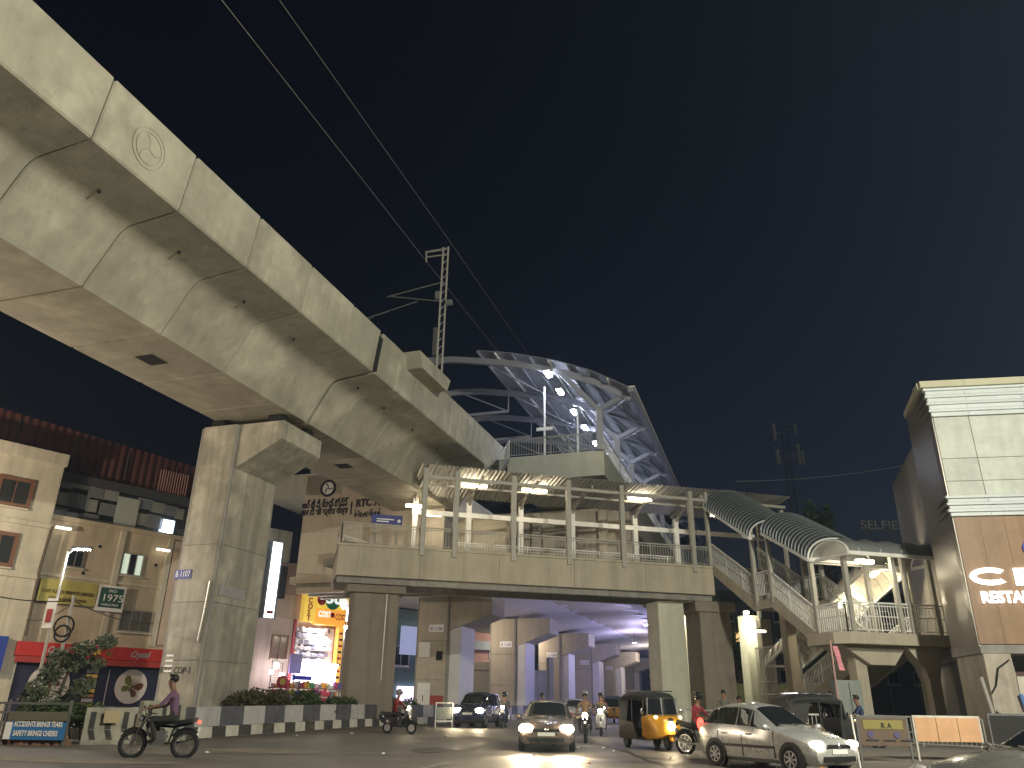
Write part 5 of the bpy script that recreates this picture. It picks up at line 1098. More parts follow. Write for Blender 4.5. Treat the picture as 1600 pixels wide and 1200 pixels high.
def scooter(label, loc, heading, col, lit=True, tail=False):
    t = thing('scooter', label, 'scooter', loc, -rad(heading), 'two-wheelers in the traffic')
    for y in (.62, -.52):
        m = MB(); n = 20; R_ = .19; m.tube([Vector((0, y+R_*math.cos(2*math.pi*k/n), .24+R_*math.sin(2*math.pi*k/n))) for k in range(n)], .05, 8, closed=True); o = m.build('wheel', rubber, t, smooth=True, local=True)
        m = MB(); m.disc((0, y, .24), (1, 0, 0), 0, .14, .06, 14); m.build('rim', rimm, o, local=True)
    m = MB(); m.rings([[Vector((x*w_, y, z)) for x in (-1, 1) for y, z in (((y0), z0),)] + [Vector((w_*.6, y0+.07, z0+.02)), Vector((-w_*.6, y0+.07, z0+.02))] for y0, z0, w_ in ((.34, .30, .18), (.40, .55, .23), (.38, .80, .2), (.32, .96, .13))]); m.build('apron', col, t, smooth=50, local=True)
    m = MB(); m.tube([Vector((0, .62+.25*math.cos(rad(a)), .26+.25*math.sin(rad(a)))) for a in range(20, 161, 14)], .07, 8); m.build('mudguard', col, t, local=True)
    m = MB(); m.box(ID, -.17, .17, -.2, .36, .28, .34); m.build('footboard', blackp, t, local=True, bevel=.02)
    m = MB(); m.rings([[Vector((x*w_, y, z)) for x, z in ((-1, z0), (1, z0), (1, z1-.08), (.7, z1), (-.7, z1), (-1, z1-.08))] for y, w_, z0, z1 in ((-.12, .14, .34, .66), (-.35, .19, .34, .72), (-.7, .19, .42, .74), (-.92, .1, .6, .74))]); m.build('rear_body', col, t, smooth=50, local=True)
    m = MB(); m.rings([[Vector((x*w_, y, z)) for x, z in ((-1, z0), (1, z0), (.8, z0+.1), (-.8, z0+.1))] for y, w_, z0 in ((-.08, .12, .70), (-.4, .15, .73), (-.85, .11, .76))]); m.build('seat', blackp, t, smooth=50, local=True)
    m = MB(); m.ball((0, .33, 1.0), (.16, .12, .08), 12, 8); m.build('handlebar_cowl', col, t, smooth=True, local=True)
    m = MB(); m.tube([(-.34, .22, 1.02), (-.15, .32, 1.0), (.15, .32, 1.0), (.34, .22, 1.02)], .017, 6); m.tube([(0, .60, .3), (0, .34, .95)], .03, 6); m.build('handlebar', blackp, t, local=True)
    for sg in (1, -1): m = MB(); m.ball((sg*.27, .32, 1.2), (.06, .02, .05), 8, 6); m.tube([(sg*.22, .30, 1.02), (sg*.27, .31, 1.18)], .01, 5); m.build('mirror', blackp, t, local=True)
    m = MB(); m.ball((0, .45, 1.0), (.09, .05, .07), 12, 8); m.build('headlight', head_hot if lit else head_off, t, smooth=True, local=True)
    m = MB(); m.ball((0, -.93, .68), (.1, .04, .05), 10, 6); m.build('tail_light', tailm if tail else taild, t, smooth=True, local=True)
    m = MB(); m.box(ID, -.1, .1, .47, .49, .74, .86); m.build('number_plate', platem, t, local=True)
    return t
# ---- people: one continuous skinned body each
skin = surf('skin_brown', (.20, .11, .07), .55, .08, 5, .02); hairm = surf('black_hair', (.012, .010, .009), .5, .2, 20, .3, 60); shoe = flat('dark_shoe', (.02, .018, .016), .5)
def cloth(n, c): return surf(n, c, .85, .15, 6, .15, 30)
def limb_hand(J, E, sfx, w_, d, nrm, side):
    """palm and five fingers from the wrist: d = pointing direction, nrm = palm normal, side = thumb side"""
    d, side = Vector(d).normalized(), Vector(side).normalized(); w_ = Vector(w_); nrm = Vector(nrm)
    J['palm'+sfx] = (w_+d*.07, .032); E.append(('wrist'+sfx, 'palm'+sfx, 'skin'))
    for k, (off, L) in enumerate(((.030, .075), (.010, .085), (-.010, .080), (-.028, .062))):
        a, b, c = 'f%da' % k+sfx, 'f%db' % k+sfx, 'f%dc' % k+sfx; p = w_+d*.10+side*off
        J[a] = (p, .010); J[b] = (p+d*L*.5+nrm*.012, .009); J[c] = (p+d*L*.75+nrm*.045, .008); E += [('palm'+sfx, a, 'skin'), (a, b, 'skin'), (b, c, 'skin')]
    J['ta'+sfx] = (w_+d*.045+side*.045, .011); J['tb'+sfx] = (w_+d*.085+side*.062+nrm*.02, .009); E += [('palm'+sfx, 'ta'+sfx, 'skin'), ('ta'+sfx, 'tb'+sfx, 'skin')]
def person(label, loc, heading, shirt, trouser, pose, head_gear=None, group='riders and walkers on the road', scale=1.0):
    t = thing('person', label, 'person', loc, -rad(heading), group); t.scale = (scale,)*3
    J, E = {}, []
    if pose == 'ride':
        sh = .80; hip = Vector((0, -.22, sh+.06)); chest = Vector((0, -.16, sh+.48)); neck = Vector((0, -.10, sh+.64)); head = Vector((0, -.06, sh+.80))
        arms = {s: [(sg*.20, -.13, sh+.53), (sg*.30, .05, sh+.30), (sg*.33, .26, sh+.25)] for s, sg in (('L', -1), ('R', 1))}
        legs = {s: [(sg*.11, -.20, sh+.02), (sg*.21, .22, sh-.02), (sg*.19, .06, sh-.42), (sg*.19, .24, sh-.47)] for s, sg in (('L', -1), ('R', 1))}
        hd_d = (0, .9, -.2)
    elif pose == 'walk':
        hip = Vector((0, 0, .92)); chest = Vector((0, .02, 1.28)); neck = Vector((0, .02, 1.46)); head = Vector((0, .04, 1.60))
        arms = {'L': [(-.19, .02, 1.38), (-.25, -.06, 1.10), (-.24, .02, .86)], 'R': [(.19, .02, 1.38), (.25, .05, 1.10), (.24, .16, .88)]}
        legs = {'L': [(-.10, 0, .88), (-.11, .14, .50), (-.11, .08, .09), (-.12, .25, .04)], 'R': [(.10, 0, .88), (.11, .02, .48), (.11, -.18, .12), (.12, -.03, .04)]}
        hd_d = (0, .15, -1)
    else:
        hip = Vector((0, 0, .92)); chest = Vector((0, .0, 1.28)); neck = Vector((0, 0, 1.46)); head = Vector((0, .02, 1.60))
        arms = {'L': [(-.19, 0, 1.38), (-.25, -.02, 1.10), (-.22, .10, .88)], 'R': [(.19, 0, 1.38), (.26, -.02, 1.10), (.22, .12, .90)]}
        legs = {'L': [(-.10, 0, .88), (-.12, .03, .48), (-.12, -.02, .09), (-.14, .15, .04)], 'R': [(.10, 0, .88), (.12, .03, .48), (.12, -.02, .09), (.14, .15, .04)]}
        hd_d = (0, .2, -1)
    J['pelvis'] = (hip, .135); J['waist'] = (hip.lerp(chest, .45), .125); J['chest'] = (chest, .15); J['neck'] = (neck, .058); J['jaw'] = (head-Vector((0, -.015, .03)), .078); J['skull'] = (head+Vector((0, -.01, .07)), .088); J['nose'] = (head+Vector((0, .095, .0)), .016)
    E += [('pelvis', 'waist', 'shirt'), ('waist', 'chest', 'shirt'), ('chest', 'neck', 'skin'), ('neck', 'jaw', 'skin'), ('jaw', 'skull', 'skin'), ('jaw', 'nose', 'skin')]
    for s in 'LR':
        a = [Vector(q) for q in arms[s]]; l = [Vector(q) for q in legs[s]]; sg = -1 if s == 'L' else 1
        J['sh'+s] = (a[0], .062); J['el'+s] = (a[1], .044); J['wrist'+s] = (a[2], .029)
        E += [('chest', 'sh'+s, 'shirt'), ('sh'+s, 'el'+s, 'shirt'), ('el'+s, 'wrist'+s, 'skin')]
        limb_hand(J, E, s, a[2], hd_d, (0, 0, -1) if pose == 'ride' else (-sg*.5, .6, 0), (-sg, 0, 0) if pose == 'ride' else (-sg*.2, 1, 0))
        J['hp'+s] = (l[0], .092); J['kn'+s] = (l[1], .062); J['an'+s] = (l[2], .042); J['toe'+s] = (l[3], .034)
        E += [('pelvis', 'hp'+s, 'trouser'), ('hp'+s, 'kn'+s, 'trouser'), ('kn'+s, 'an'+s, 'trouser'), ('an'+s, 'toe'+s, 'shoe')]
    names = list(J); idx = {k: i for i, k in enumerate(names)}
    me = bpy.data.meshes.new('body'); me.from_pydata([tuple(J[k][0]) for k in names], [(idx[a], idx[b]) for a, b, _ in E], [])
    ob = bpy.data.objects.new('body_src', me); COL.objects.link(ob)
    ob.modifiers.new('skin', 'SKIN'); ob.modifiers.new('sub', 'SUBSURF').levels = 1
    for i, k in enumerate(names):
        sv = me.skin_vertices[0].data[i]; r_ = J[k][1]; sv.radius = (r_, r_*(.78 if k in ('chest', 'waist', 'pelvis') else 1)); sv.use_root = (k == 'pelvis')
    dg = bpy.context.evaluated_depsgraph_get(); dg.update(); m2 = bpy.data.meshes.new_from_object(ob.evaluated_get(dg)); bpy.data.objects.remove(ob)
    mats = {'shirt': 0, 'trouser': 1, 'skin': 2, 'shoe': 3}; m2.materials.clear()
    for q in (shirt, trouser, skin, shoe): m2.materials.append(q)
    segs2 = [(J[a][0], J[b][0], mats[k]) for a, b, k in E]
    for p in m2.polygons:
        c = p.center; best = (9, 0)
        for a, b, k in segs2:
            ab = b-a; f = max(0, min(1, (c-a).dot(ab)/max(1e-6, ab.length_squared))); d = (c-a-ab*f).length
            if d < best[0]: best = (d, k)
        p.material_index = best[1]
    m2.shade_smooth(); m2.name = 'body'
    o = bpy.data.objects.new('body', m2); COL.objects.link(o); o.parent = t
    if head_gear:
        m = MB(); m.ball(head+Vector((0, 0, .065)), (.135, .15, .14), 16, 10); m.build('helmet', head_gear, t, smooth=True, local=True)
        m = MB(); m.ball(head+Vector((0, .055, .04)), (.115, .115, .07), 12, 8); m.build('visor', cglass, t, smooth=True, local=True)
    else:
        m = MB(); m.ball(head+Vector((0, -.028, .085)), (.098, .105, .10), 14, 8); m.ball(head+Vector((0, .03, .15)), (.08, .07, .04), 10, 6); m.build('hair', hairm, t, smooth=True, local=True)
        m = MB(); m.ball(head+Vector((-.032, .082, .035)), .011, 6, 5); m.build('eye', black, t, local=True); m = MB(); m.ball(head+Vector((.032, .082, .035)), .011, 6, 5); m.build('eye', black, t, local=True)
        m = MB(); m.bar(head+Vector((-.022, .086, -.04)), head+Vector((.022, .086, -.04)), .008); m.build('mouth', surf('lip', (.16, .06, .05), .5, 0, 5, 0), t, local=True)
    for sg in (-1, 1): m = MB(); m.ball(head+Vector((sg*.087, -.005, .02)), (.014, .024, .034), 6, 5); m.build('ear', skin, t, local=True)
    return t
hel = flat('helmet_black', (.015, .015, .017), .15, coat=1.); helr = flat('helmet_grey', (.2, .2, .2), .3)
maroon = cloth('maroon_shirt', (.20, .02, .03)); denim = cloth('dark_denim', (.02, .025, .045)); purple = cloth('mauve_shirt', (.13, .07, .13)); khaki = cloth('khaki_shirt', (.16, .14, .09)); greyc = cloth('grey_shirt', (.12, .12, .12)); bluec = cloth('blue_shirt', (.03, .045, .12)); redc2 = cloth('red_shirt', (.22, .02, .02)); darkt = cloth('dark_trouser', (.03, .028, .027)); tanc = cloth('tan_shirt', (.2, .13, .08))
redp = paint('red_paint', (.25, .01, .01), .1); blk = paint('black_paint', (.012, .012, .014), .1); whp = paint('pearl_white_paint', (.5, .5, .5), .1)
def ride(x, y, h, bike, shirt, trous, gear, blabel, plabel, col, lit=True, tail=False, sc_=1.0, lift=0.):
    (motorbike if bike == 'm' else scooter)(blabel, G(x, y), h, col, lit, tail)
    d = hd(h); pz = gz(y)+(0 if bike == 'm' else -.06)+lift
    person(plabel, (x, y, pz), h, shirt, trous, 'ride', gear, scale=sc_)
ride(5.95, 25.6, 135, 'm', maroon, darkt, hel, 'black motorcycle left of the silver hatchback', 'rider in maroon shirt and black helmet left of the silver hatchback', blk, False)
ride(-8.9, 21.8, 262, 'm', purple, darkt, None, 'dark motorcycle passing in front of the main pier with red tail light', 'bareheaded rider in a mauve shirt in front of the main pier', blk, False, True, 1.12)
ride(-4.5, 35.0, 112, 's', redc2, darkt, helr, 'dark scooter passing the median by the bridge pier', 'rider in red shirt and grey helmet on the scooter by the bridge pier', blk, True)
ride(4.05, 36.0, 188, 's', khaki, darkt, None, 'pale scooter with its headlight on right of the dark sedan', 'rider in khaki shirt on the pale scooter right of the sedan', whp, True)
ride(2.95, 31.5, 186, 'm', tanc, darkt, helr, 'motorcycle close beside the right headlight of the sedan', 'rider in tan shirt close beside the sedan', blk, True)
ride(12.9, 30.8, 285, 'm', bluec, darkt, None, 'dark motorcycle by the white railing right of the hatchback', 'rider in dark blue shirt by the white railing', blk, False)
ride(-.15, 43.0, 190, 's', greyc, darkt, hel, 'scooter with small lamp between the van and the sedan', 'rider in grey between the van and the sedan', navy, True)
ride(2.1, 50.0, 184, 'm', darkt, darkt, hel, 'farther motorcycle behind the sedan left of the far car', 'helmeted rider behind the sedan left of the far car', redp, True)
ride(6.0, 52.0, 184, 's', maroon, denim, helr, 'farther scooter between the far car and the walking man', 'rider in maroon far back beside the walking man', blk, True)
person('man in khaki shirt walking under the deck left of the auto rickshaw', G(6.83, 48.0), 5, khaki, darkt, 'walk')

q = atY(1133, 1120, 33.5); person('bareheaded man in dark shirt standing behind the hatchback roof', (q.x, q.y, gz(q.y)+.12), 200, greyc, darkt, 'stand')
q = atY(1157, 1120, 34.5); person('shorter man beside the standing man behind the hatchback', (q.x, q.y, gz(q.y)-.1), 190, denim, darkt, 'stand')
# ================================================================== STREET LAMPS
def street_lamp(label, base, h, head, power, col, arm=2.0, adir=0., lens=True, nm='street_lamp', r=.07, soft=.25, strength=60):
    t = thing(nm, label, 'street lamp', base); b = Vector(base); top = b+Vector((0, 0, h)); a = hd(adir); hp_ = top+a*arm+Vector((0, 0, .15))
    m = MB(); m.tube([b, b+Vector((0, 0, h*.5)), top], [r*1.4, r*1.1, r*.8], 8); m.build('pole', steelp, t)
    m = MB(); m.tube([top-Vector((0, 0, .1)), top+a*arm*.5+Vector((0, 0, .12)), hp_], r*.6, 6); m.build('arm', steel, t)
    m = MB(); m.bar(hp_-a*.35, hp_+a*.4, .26, .1); m.build('lamp_head', steeld, t)
    if lens:
        m = MB(); m.bar(hp_-a*.22+Vector((0, 0, -.065)), hp_+a*.32+Vector((0, 0, -.065)), .2, .02); m.build('lens', emit('lens_%s' % len(MATS), col, strength), t)
    lamp('lamp_light', 'POINT', hp_-Vector((0, 0, .45)), power, col, t, soft)
    return t
KEY = (1.0, .955, .77); SOD = (1.0, .80, .58)
street_lamp('tall mast lamp on the near right corner behind the viewer', (19.5, 1.0, 0), 17.5, None, 35000, KEY, 2.5, 300, r=.14)
street_lamp('sodium street lamp on the left pavement outside the frame', (-30, 29.5, .15), 8.0, None, 6200, SOD, 1.8, 90)
street_lamp('second sodium street lamp on the near left pavement outside the frame', (-30, 12, 0), 8.5, None, 4500, SOD, 1.8, 90)
street_lamp('added fill lamp on the right pavement outside the frame', (19.5, 13.5, 0), 9.0, None, 5200, KEY, 1.8, 280)  # fill lamp added out of view to brighten girder web and flange underside
q = atY(121, 858, 31); b_ = (q.x-.35, 31.0, gz(31))
t = street_lamp('lit white street lamp standing before the tan shop building', b_, q.z-b_[2]-.1, None, 150, (.92, .97, 1.0), .5, 90, r=.05, strength=260)
m = MB(); m.box(W0, b_[0]-.3, b_[0]+.08, b_[1]-.08, b_[1]-.05, 3.9, 5.0); m.build('pole_sign', wht, t)
m = MB(); m.box(W0, b_[0]-.22, b_[0]+.0, b_[1]-.1, b_[1]-.082, 4.1, 4.6); m.build('red_band', rdd, t)
# cable pole with coiled cables and creeper
q0 = atY(88, 1105, 29.0); qt = atY(116, 930, 29.0)
cp_ = thing('cable_pole', 'pole with coiled black cables above the planted tree', 'pole', (qt.x, 29.0, gz(29)))
m = MB(); m.tube([(qt.x, 29, gz(29)), (qt.x, 29, qt.z)], [.08, .05], 8); m.build('pole', steelp, cp_)
for z_, r_ in ((qt.z-1.1, .35), (qt.z-1.35, .28), (qt.z-2.3, .3)):
    m = MB(); n = 18; m.tube([Vector((qt.x-.05+r_*math.cos(2*math.pi*k/n), 28.88, z_+r_*math.sin(2*math.pi*k/n))) for k in range(n)], .035, 6, closed=True); m.build('cable_coil', rubber, cp_)
for i, (a, b) in enumerate((((-20, 28, 5.2), (qt.x, 29, qt.z-.2)), ((qt.x, 29, qt.z-.2), tuple(LB.p(3, -.3, 5.6))), ((qt.x, 29, qt.z-.3), tuple(LB.p(-4, -.6, 5.2))))):
    cable(['drooping cable running left from the cable pole', 'drooping cable running right from the cable pole to the facade', 'drooping cable running back from the cable pole to the corner block'][i], [a, b], .02, .25, rubber, 'service_cable')
# ================================================================== LEFT FOREGROUND: planter, railing with safety board, barriers
pl = thing('planted_tree', 'small leafy tree with pale leaves in the fenced planter at left', 'tree', (-15.0, 27.6, .2))
m = MB(); rt_ = random.Random(5); tips = []
m.tube([(-15.0, 27.6, .2), (-14.95, 27.6, 1.2), (-14.75, 27.6, 2.2), (-14.5, 27.6, 3.1)], [.09, .07, .05, .02], 7)
for k in range(11):
    z_ = 1.0+k*.2; a = rt_.uniform(0, 6.28); L_ = rt_.uniform(.5, 1.0); e = Vector((-14.95+.12*k/3+L_*math.cos(a), 27.6+L_*.7*math.sin(a), z_+rt_.uniform(.1, .5))); m.tube([(-14.97+.04*k, 27.6, z_), e], [.025, .008], 5); tips.append((e, (.35, .35, .28)))
m.build('trunk', bark, pl)
m = MB(); foliage(m, tips+[((-14.6, 27.6, 2.7), (.35, .35, .5)), ((-15.1, 27.5, 1.4), (.7, .5, .5))], 3200, .075, 0, rt_); m.build('crown', leafp, pl, fix=False)
shrub('dark bushy planting behind the safety board railing', [((-15.4+.35*i, 27.0, .95), (.4, .5, .4)) for i in range(7)], 2600, .08, leafm, (-14.4, 27, .2), 'bush', 'bush')
fe = thing('railing_with_board', 'dark railing at the left edge carrying the blue safety board', 'railing', (-14.4, 25.3, .12))
x_l, x_r = -16.2, -13.15
for x_ in (-16.1, -15.05, -13.2): m = MB(); m.bar((x_, 25.3, .1), (x_, 25.3, 1.38), .07); m.build('post', steeld, fe)
for z_ in (1.28, 1.02, .35): m = MB(); m.bar((x_l, 25.3, z_), (x_r, 25.3, z_), .05, .06); m.build('rail', steeld, fe)
m = MB()
for i in range(6): m.bar((-16.1+.18*i, 25.32, .15), (-16.1+.18*i, 25.32, 1.3), .03)
m.build('baluster_row', steeld, fe)
x0, x1 = atY(8, 1140, 25.2).x, atY(101, 1140, 25.2).x; z1, z0 = atY(50, 1128, 25.2).z, atY(50, 1156, 25.2).z
xb = x0+.28*(x1-x0)*.4
m = MB(); m.box(W0, x0, x1, 25.18, 25.24, z0, z1); bd = m.build('safety_board', flat('board_blue', (.03, .17, .42), .5), fe)
m = MB(); m.box(W0, x0, xb, 25.165, 25.178, z0+.01, z1-.01); m.build('logo_strip', wht, bd)
text('lettering', 'ACCIDENTS BRINGS TEARS', W0, xb+.05, 25.165, z0+.36, .2, wht, bd, .004, width=x1-xb-.12, bold=.006)
text('lettering', 'SAFETY BRINGS CHEERS', W0, xb+.08, 25.165, z0+.11, .2, wht, bd, .004, width=x1-xb-.25, bold=.006)
m = MB(); m.box(W0, x0, x1, 25.2, 25.26, z1+.04, z1+.26); m.build('upper_board', surf('olive_board', (.12, .115, .08), .7, .2, 3, .05), fe)
pb = thing('planter_kerb', 'broken brick planter edge under the safety board', 'kerb', (-14.5, 25.5, .1)); rk = random.Random(2)
brick = surf('broken_brick', (.22, .13, .09), .9, .3, 5, .3, 30)
for i in range(26):
    x_ = -16.4+.13*i; m = MB(); F_ = Frame((x_, 25.45+rk.uniform(-.06, .06)), 90+rk.uniform(-14, 14)); h_ = rk.uniform(.14, .34); m.box(F_, -.07, .07, -.12, .12, gz(25)-.02, gz(25)+h_); m.build('brick', brick, pb, bevel=.015)
def jersey(label, p, q, h=1.05):
    t = thing('jersey_barrier', label, 'barrier', ((p[0]+q[0])/2, (p[1]+q[1])/2, gz(p[1])), group='concrete road barriers'); p, q = Vector((*p, 0)), Vector((*q, 0)); d = (q-p); L_ = d.length; d.normalize(); n_ = Vector((d.y, -d.x, 0)); g_ = gz(p.y)
    pr = [(.33, 0), (.33, .12), (.17, .42), (.11, h), (-.11, h), (-.17, .42), (-.33, .12), (-.33, 0)]
    m = MB(); m.rings([[p+d*s_+n_*a+Vector((0, 0, b+g_)) for a, b in pr] for s_ in (0, L_)]); m.build('body', surf('stained_barrier', (.34, .33, .27), .85, .2, 3, .2, 20, .4, stain=((.12, .11, .08), .6)), t, bevel=.02)
    k = max(2, int(L_/.42))
    for i in range(k):
        s_ = L_*(i+.3)/k; m = MB(); w_ = .16
        for (a0, z0), (a1, z1) in ((((.174), .44), (.118, h-.12)), ((.325, .15), (.176, .42))):
            m.add([p+d*(s_+(.1 if z0 < .3 else 0)-.0)+n_*(a0+.006)+Vector((0,0,z0+g_)), p+d*(s_+w_+(.1 if z0 < .3 else 0))+n_*(a0+.006)+Vector((0,0,z0+g_)), p+d*(s_+w_)+n_*(a1+.006)+Vector((0,0,z1+g_)), p+d*s_+n_*(a1+.006)+Vector((0,0,z1+g_))], [(0, 1, 2, 3)])
        m.build('painted_stripe', kerbd, t, fix=False)
    return t
jersey('striped concrete barrier right of the safety board', (-13.0, 25.9), (-11.75, 26.5)); jersey('taller striped barrier next to the main pier base', (-11.9, 27.2), (-11.05, 28.6), 1.25)
m = MB(); m.box(Frame((-12.2, 25.95), 65), -.22, .22, -.03, .0, .75, 1.1); tag(m.build('arrow_plate', flat('arrow_cream', (.45, .35, .22), .6)), 'small cream plate with red edge on the striped barrier', 'sign')
# white tubular barricade before the van
t = thing('barricade', 'white tubular barricade with grey board in front of the van', 'barricade', G(-3.15, 42.4)); Fb = Frame((-3.6, 42.4), 80)
m = MB(); z_ = gz(42)
for a, b in (((0, 0, 0), (0, 0, 1.15)), ((.85, 0, 0), (.85, 0, 1.15)), ((0, 0, 1.15), (.85, 0, 1.15)), ((0, 0, .3), (.85, 0, .3)), ((0, -.3, 0), (0, .3, 0)), ((.85, -.3, 0), (.85, .3, 0))): m.bar(Fb.p(a[0], a[1], a[2]+z_), Fb.p(b[0], b[1], b[2]+z_), .05)
m.build('frame', white, t); m = MB(); m.box(Fb, .06, .79, -.015, .015, z_+.4, z_+.95); m.build('board', mid, t)
# ================================================================== RIGHT SIDE STREET FURNITURE
def rail_run(label, pts, h, mt, sp=.16):
    pts = [Vector(p) for p in pts]; t = thing('pavement_railing', label, 'railing', pts[0]); m = MB(); railing(m, pts, h, sp, .03, (.12, .5)); m.build('tubular_rail', mt, t); return t
rail_run('tubular steel pavement railing right of the hatchback', [(11.3, 33.2, .2), (14.2, 33.0, .2), (17.4, 30.6, .15)], 1.05, steel)
rail_run('tubular steel railing at the foot of the bridge columns', [(8.2, 38.2, .28), (10.9, 36.6, .25)], 1.05, steel, .8)
q0 = atY(1313, 1125, 29.5); q1 = atY(1297, 1000, 29.5)
t = thing('flag_pole', 'thin leaning pole with a limp pink cloth in front of the stair', 'flag', (q0.x, 29.5, gz(29))); m = MB(); m.tube([(q0.x+.02, 29.5, gz(29)), (q1.x, 29.5, q1.z)], .03, 6); m.build('pole', surf('pink_pole', (.4, .25, .24), .6, .1, 3, 0), t)
m = MB(); c0 = Vector((q1.x+.05, 29.48, q1.z-.2)); m.sheet([[c0+Vector((.0+.09*j+.08*i/6*1.6, .03*math.sin(i*1.3+j), -.12*i+.0)) for j in range(3)] for i in range(8)], (0, .01, 0)); m.build('cloth', cloth('pink_cloth', (.5, .2, .24)), t)
q = atY(1328, 1115, 33.5)
t = thing('utility_cabinet', 'grey green utility cabinet beneath the stair landing', 'cabinet', (q.x, 33.5, gz(33))); m = MB(); m.box(W0, q.x-.5, q.x+.5, 33.2, 33.9, .2, 2.55); m.build('body', surf('cabinet_grey_green', (.22, .25, .23), .6, .1, 2, .03, 20, .25), t, bevel=.02); m = MB(); m.box(W0, q.x-.01, q.x+.01, 33.185, 33.199, .35, 2.45); m.build('door_gap', black, t)
Fs = Frame((11.2, 25.2), 96)
def board(label, u0, v0, u1, v1, Y, mt, nm='signboard', rim=None, th=.06):
    a = atY(u0, v0, Y); b = atY(u1, v1, Y); t = thing(nm, label, 'board', ((a.x+b.x)/2, Y, gz(Y))); m = MB(); m.box(W0, a.x, b.x, Y, Y+th, b.z, a.z); o = m.build('panel', mt, t)
    for x_ in (a.x-.03, b.x+.03): m = MB(); m.bar((x_, Y+.03, gz(Y)-.02), (x_, Y+.03, a.z+.03), .05); m.build('leg', rim or steeld, t)
    m = MB(); m.bar((a.x-.05, Y+.03, a.z+.03), (b.x+.05, Y+.03, a.z+.03), .06); m.build('top_rail', rim or steeld, t)
    return t, a, b
t, a, b = board('dim brown menu board on the pavement at right', 1340, 1121, 1422, 1166, 24.0, surf('menu_board_brown', (.12, .085, .06), .6, .15, 3, .03))
m = MB(); m.box(W0, a.x+.12, b.x-.12, 23.985, 23.997, a.z-.30, a.z-.06); m.build('upper_band', flat('menu_yellow', (.22, .19, .06), .6), t)
text('lettering', 'R A', W0, a.x+.62, 23.97, a.z-.27, .2, inkd, t, .003)
for x_ in (a.x+.3, b.x-.32): m = MB(); m.disc((x_, 23.985, a.z-.44), (0, 1, 0), 0, .09, .01, 16); m.build('badge', flat('menu_violet', (.08, .07, .16), .6), t)
for i in range(3): m = MB(); m.box(W0, a.x+.15+i*.5, a.x+.5+i*.5, 23.985, 23.997, b.z+.12, b.z+.16); m.build('menu_line', inkd, t)
orp = surf('orange_plywood', (.50, .29, .16), .6, .14, 2, .05, 12, .1, stain=((.34, .17, .08), .5))
t, a, b = board('bright orange plywood board with pale edges on the pavement at right', 1428, 1121, 1535, 1160, 24.6, orp, rim=kerbw)
for k in (1, 2): x_ = a.x+(b.x-a.x)*k/3; m = MB(); m.box(W0, x_-.006, x_+.006, 24.59, 24.599, b.z, a.z); m.build('board_joint', brn, t)
t, a, b = board('low black fence panel at the far right edge', 1545, 1118, 1680, 1168, 25.2, flat('fence_black', (.012, .012, .012), .6), nm='fence_panel')
q = atY(1330, 1120, 21.0); t = thing('marker_post', 'thin white marker post in front of the dark motorcycle', 'post', (q.x, 21.0, gz(21))); m = MB(); m.tube([(q.x+.05, 21, gz(21)), (q.x, 21, 1.35)], .022, 6); m.build('shaft', white, t)
# ================================================================== FAR BACKGROUND
def far_block(label, F, x0, x1, y0, y1, z1, mt, wins=(), nm='building', lit=None, cat='building'):
    t = thing(nm, label, cat, F.p((x0+x1)/2, y0, .3)); m = MB(); m.box(F, x0, x1, y0, y1, .2, z1); m.build('wall', mt, t); m = MB(); m.box(F, x0-.15, x1+.15, y0-.2, y1, z1-.4, z1+.3); m.build('parapet', mt, t)
    k = 0
    for (nx, nz, w_, h_) in wins:
        for i in range(nx):
            for j in range(nz):
                xx = x0+(x1-x0)*(i+.5)/nx; zz = 3.2+(z1-3.4)*(j+.35)/nz; l_ = lit[(k*5+1) % len(lit)] if lit and k % 4 == 1 else gls; k += 1
                window(t, F, xx-w_/2, xx+w_/2, zz-h_/2, zz+h_/2, y0-.02, pane=l_, fw=.09)
    return t
litw = [emit('lit_warm', (1, .6, .2), 1.2), emit('lit_cool', (.7, .85, 1), .7)]
FB = Frame((-12, 84), 60)
sal = far_block('salmon balconied building seen between the first station piers', FB, 3, 14, 0, 8, 11.5, surf('salmon_wall', (.42, .26, .21), .8, .12, 1, .1), [(3, 3, 1.3, 1.4)], lit=litw)
for i in range(3): m = MB(); m.box(FB, 4.5, 12.5, -1.0, -.01, 3.9+i*2.9, 4.8+i*2.9); m.build('balcony', surf('teal_balcony', (.3, .36, .37), .7, .1, 2, 0), sal)
far_block('low cream gate house in front of the salmon building', FB, 2, 9.5, -9, -5, 4.8, surf('cream_gatehouse', (.5, .46, .3), .8, .1, 1, .1), [(2, 1, .9, 1.2)])
t = thing('white_gate', 'tall white sheet-metal gate behind the van', 'gate', FB.p(8, -13, .3))
for i in range(4): m = MB(); m.box(FB, 6.2+i*1.15, 7.3+i*1.15, -13, -12.9, .3, 4.4); m.build('gate_leaf', white, t)
m = MB(); m.box(FB, 5.6, 6.1, -13.1, -12.6, .3, 5.6); m.build('gate_post', white, t); m = MB(); m.box(FB, 10.9, 11.4, -13.1, -12.6, .3, 5.6); m.build('gate_post', white, t)
dimw = surf('dim_wall', (.12, .10, .09), .85, .15, .5, .1)
far_block('distant street frontage closing the view under the deck', W0, 5, 38, 175, 190, 11, dimw, [(7, 2, 2.2, 1.6)])
far_block('distant plain block behind the far piers at left', W0, -40, 4.5, 168, 180, 12, dimw, [(8, 2, 1.8, 1.8)])
far_block('dark building behind the stair columns with one lit window', W0, 19.6, 42, 76, 86, 11.5, surf('dark_wall', (.09, .085, .075), .85, .15, .6, .1), [(9, 3, 1.0, 1.0)])
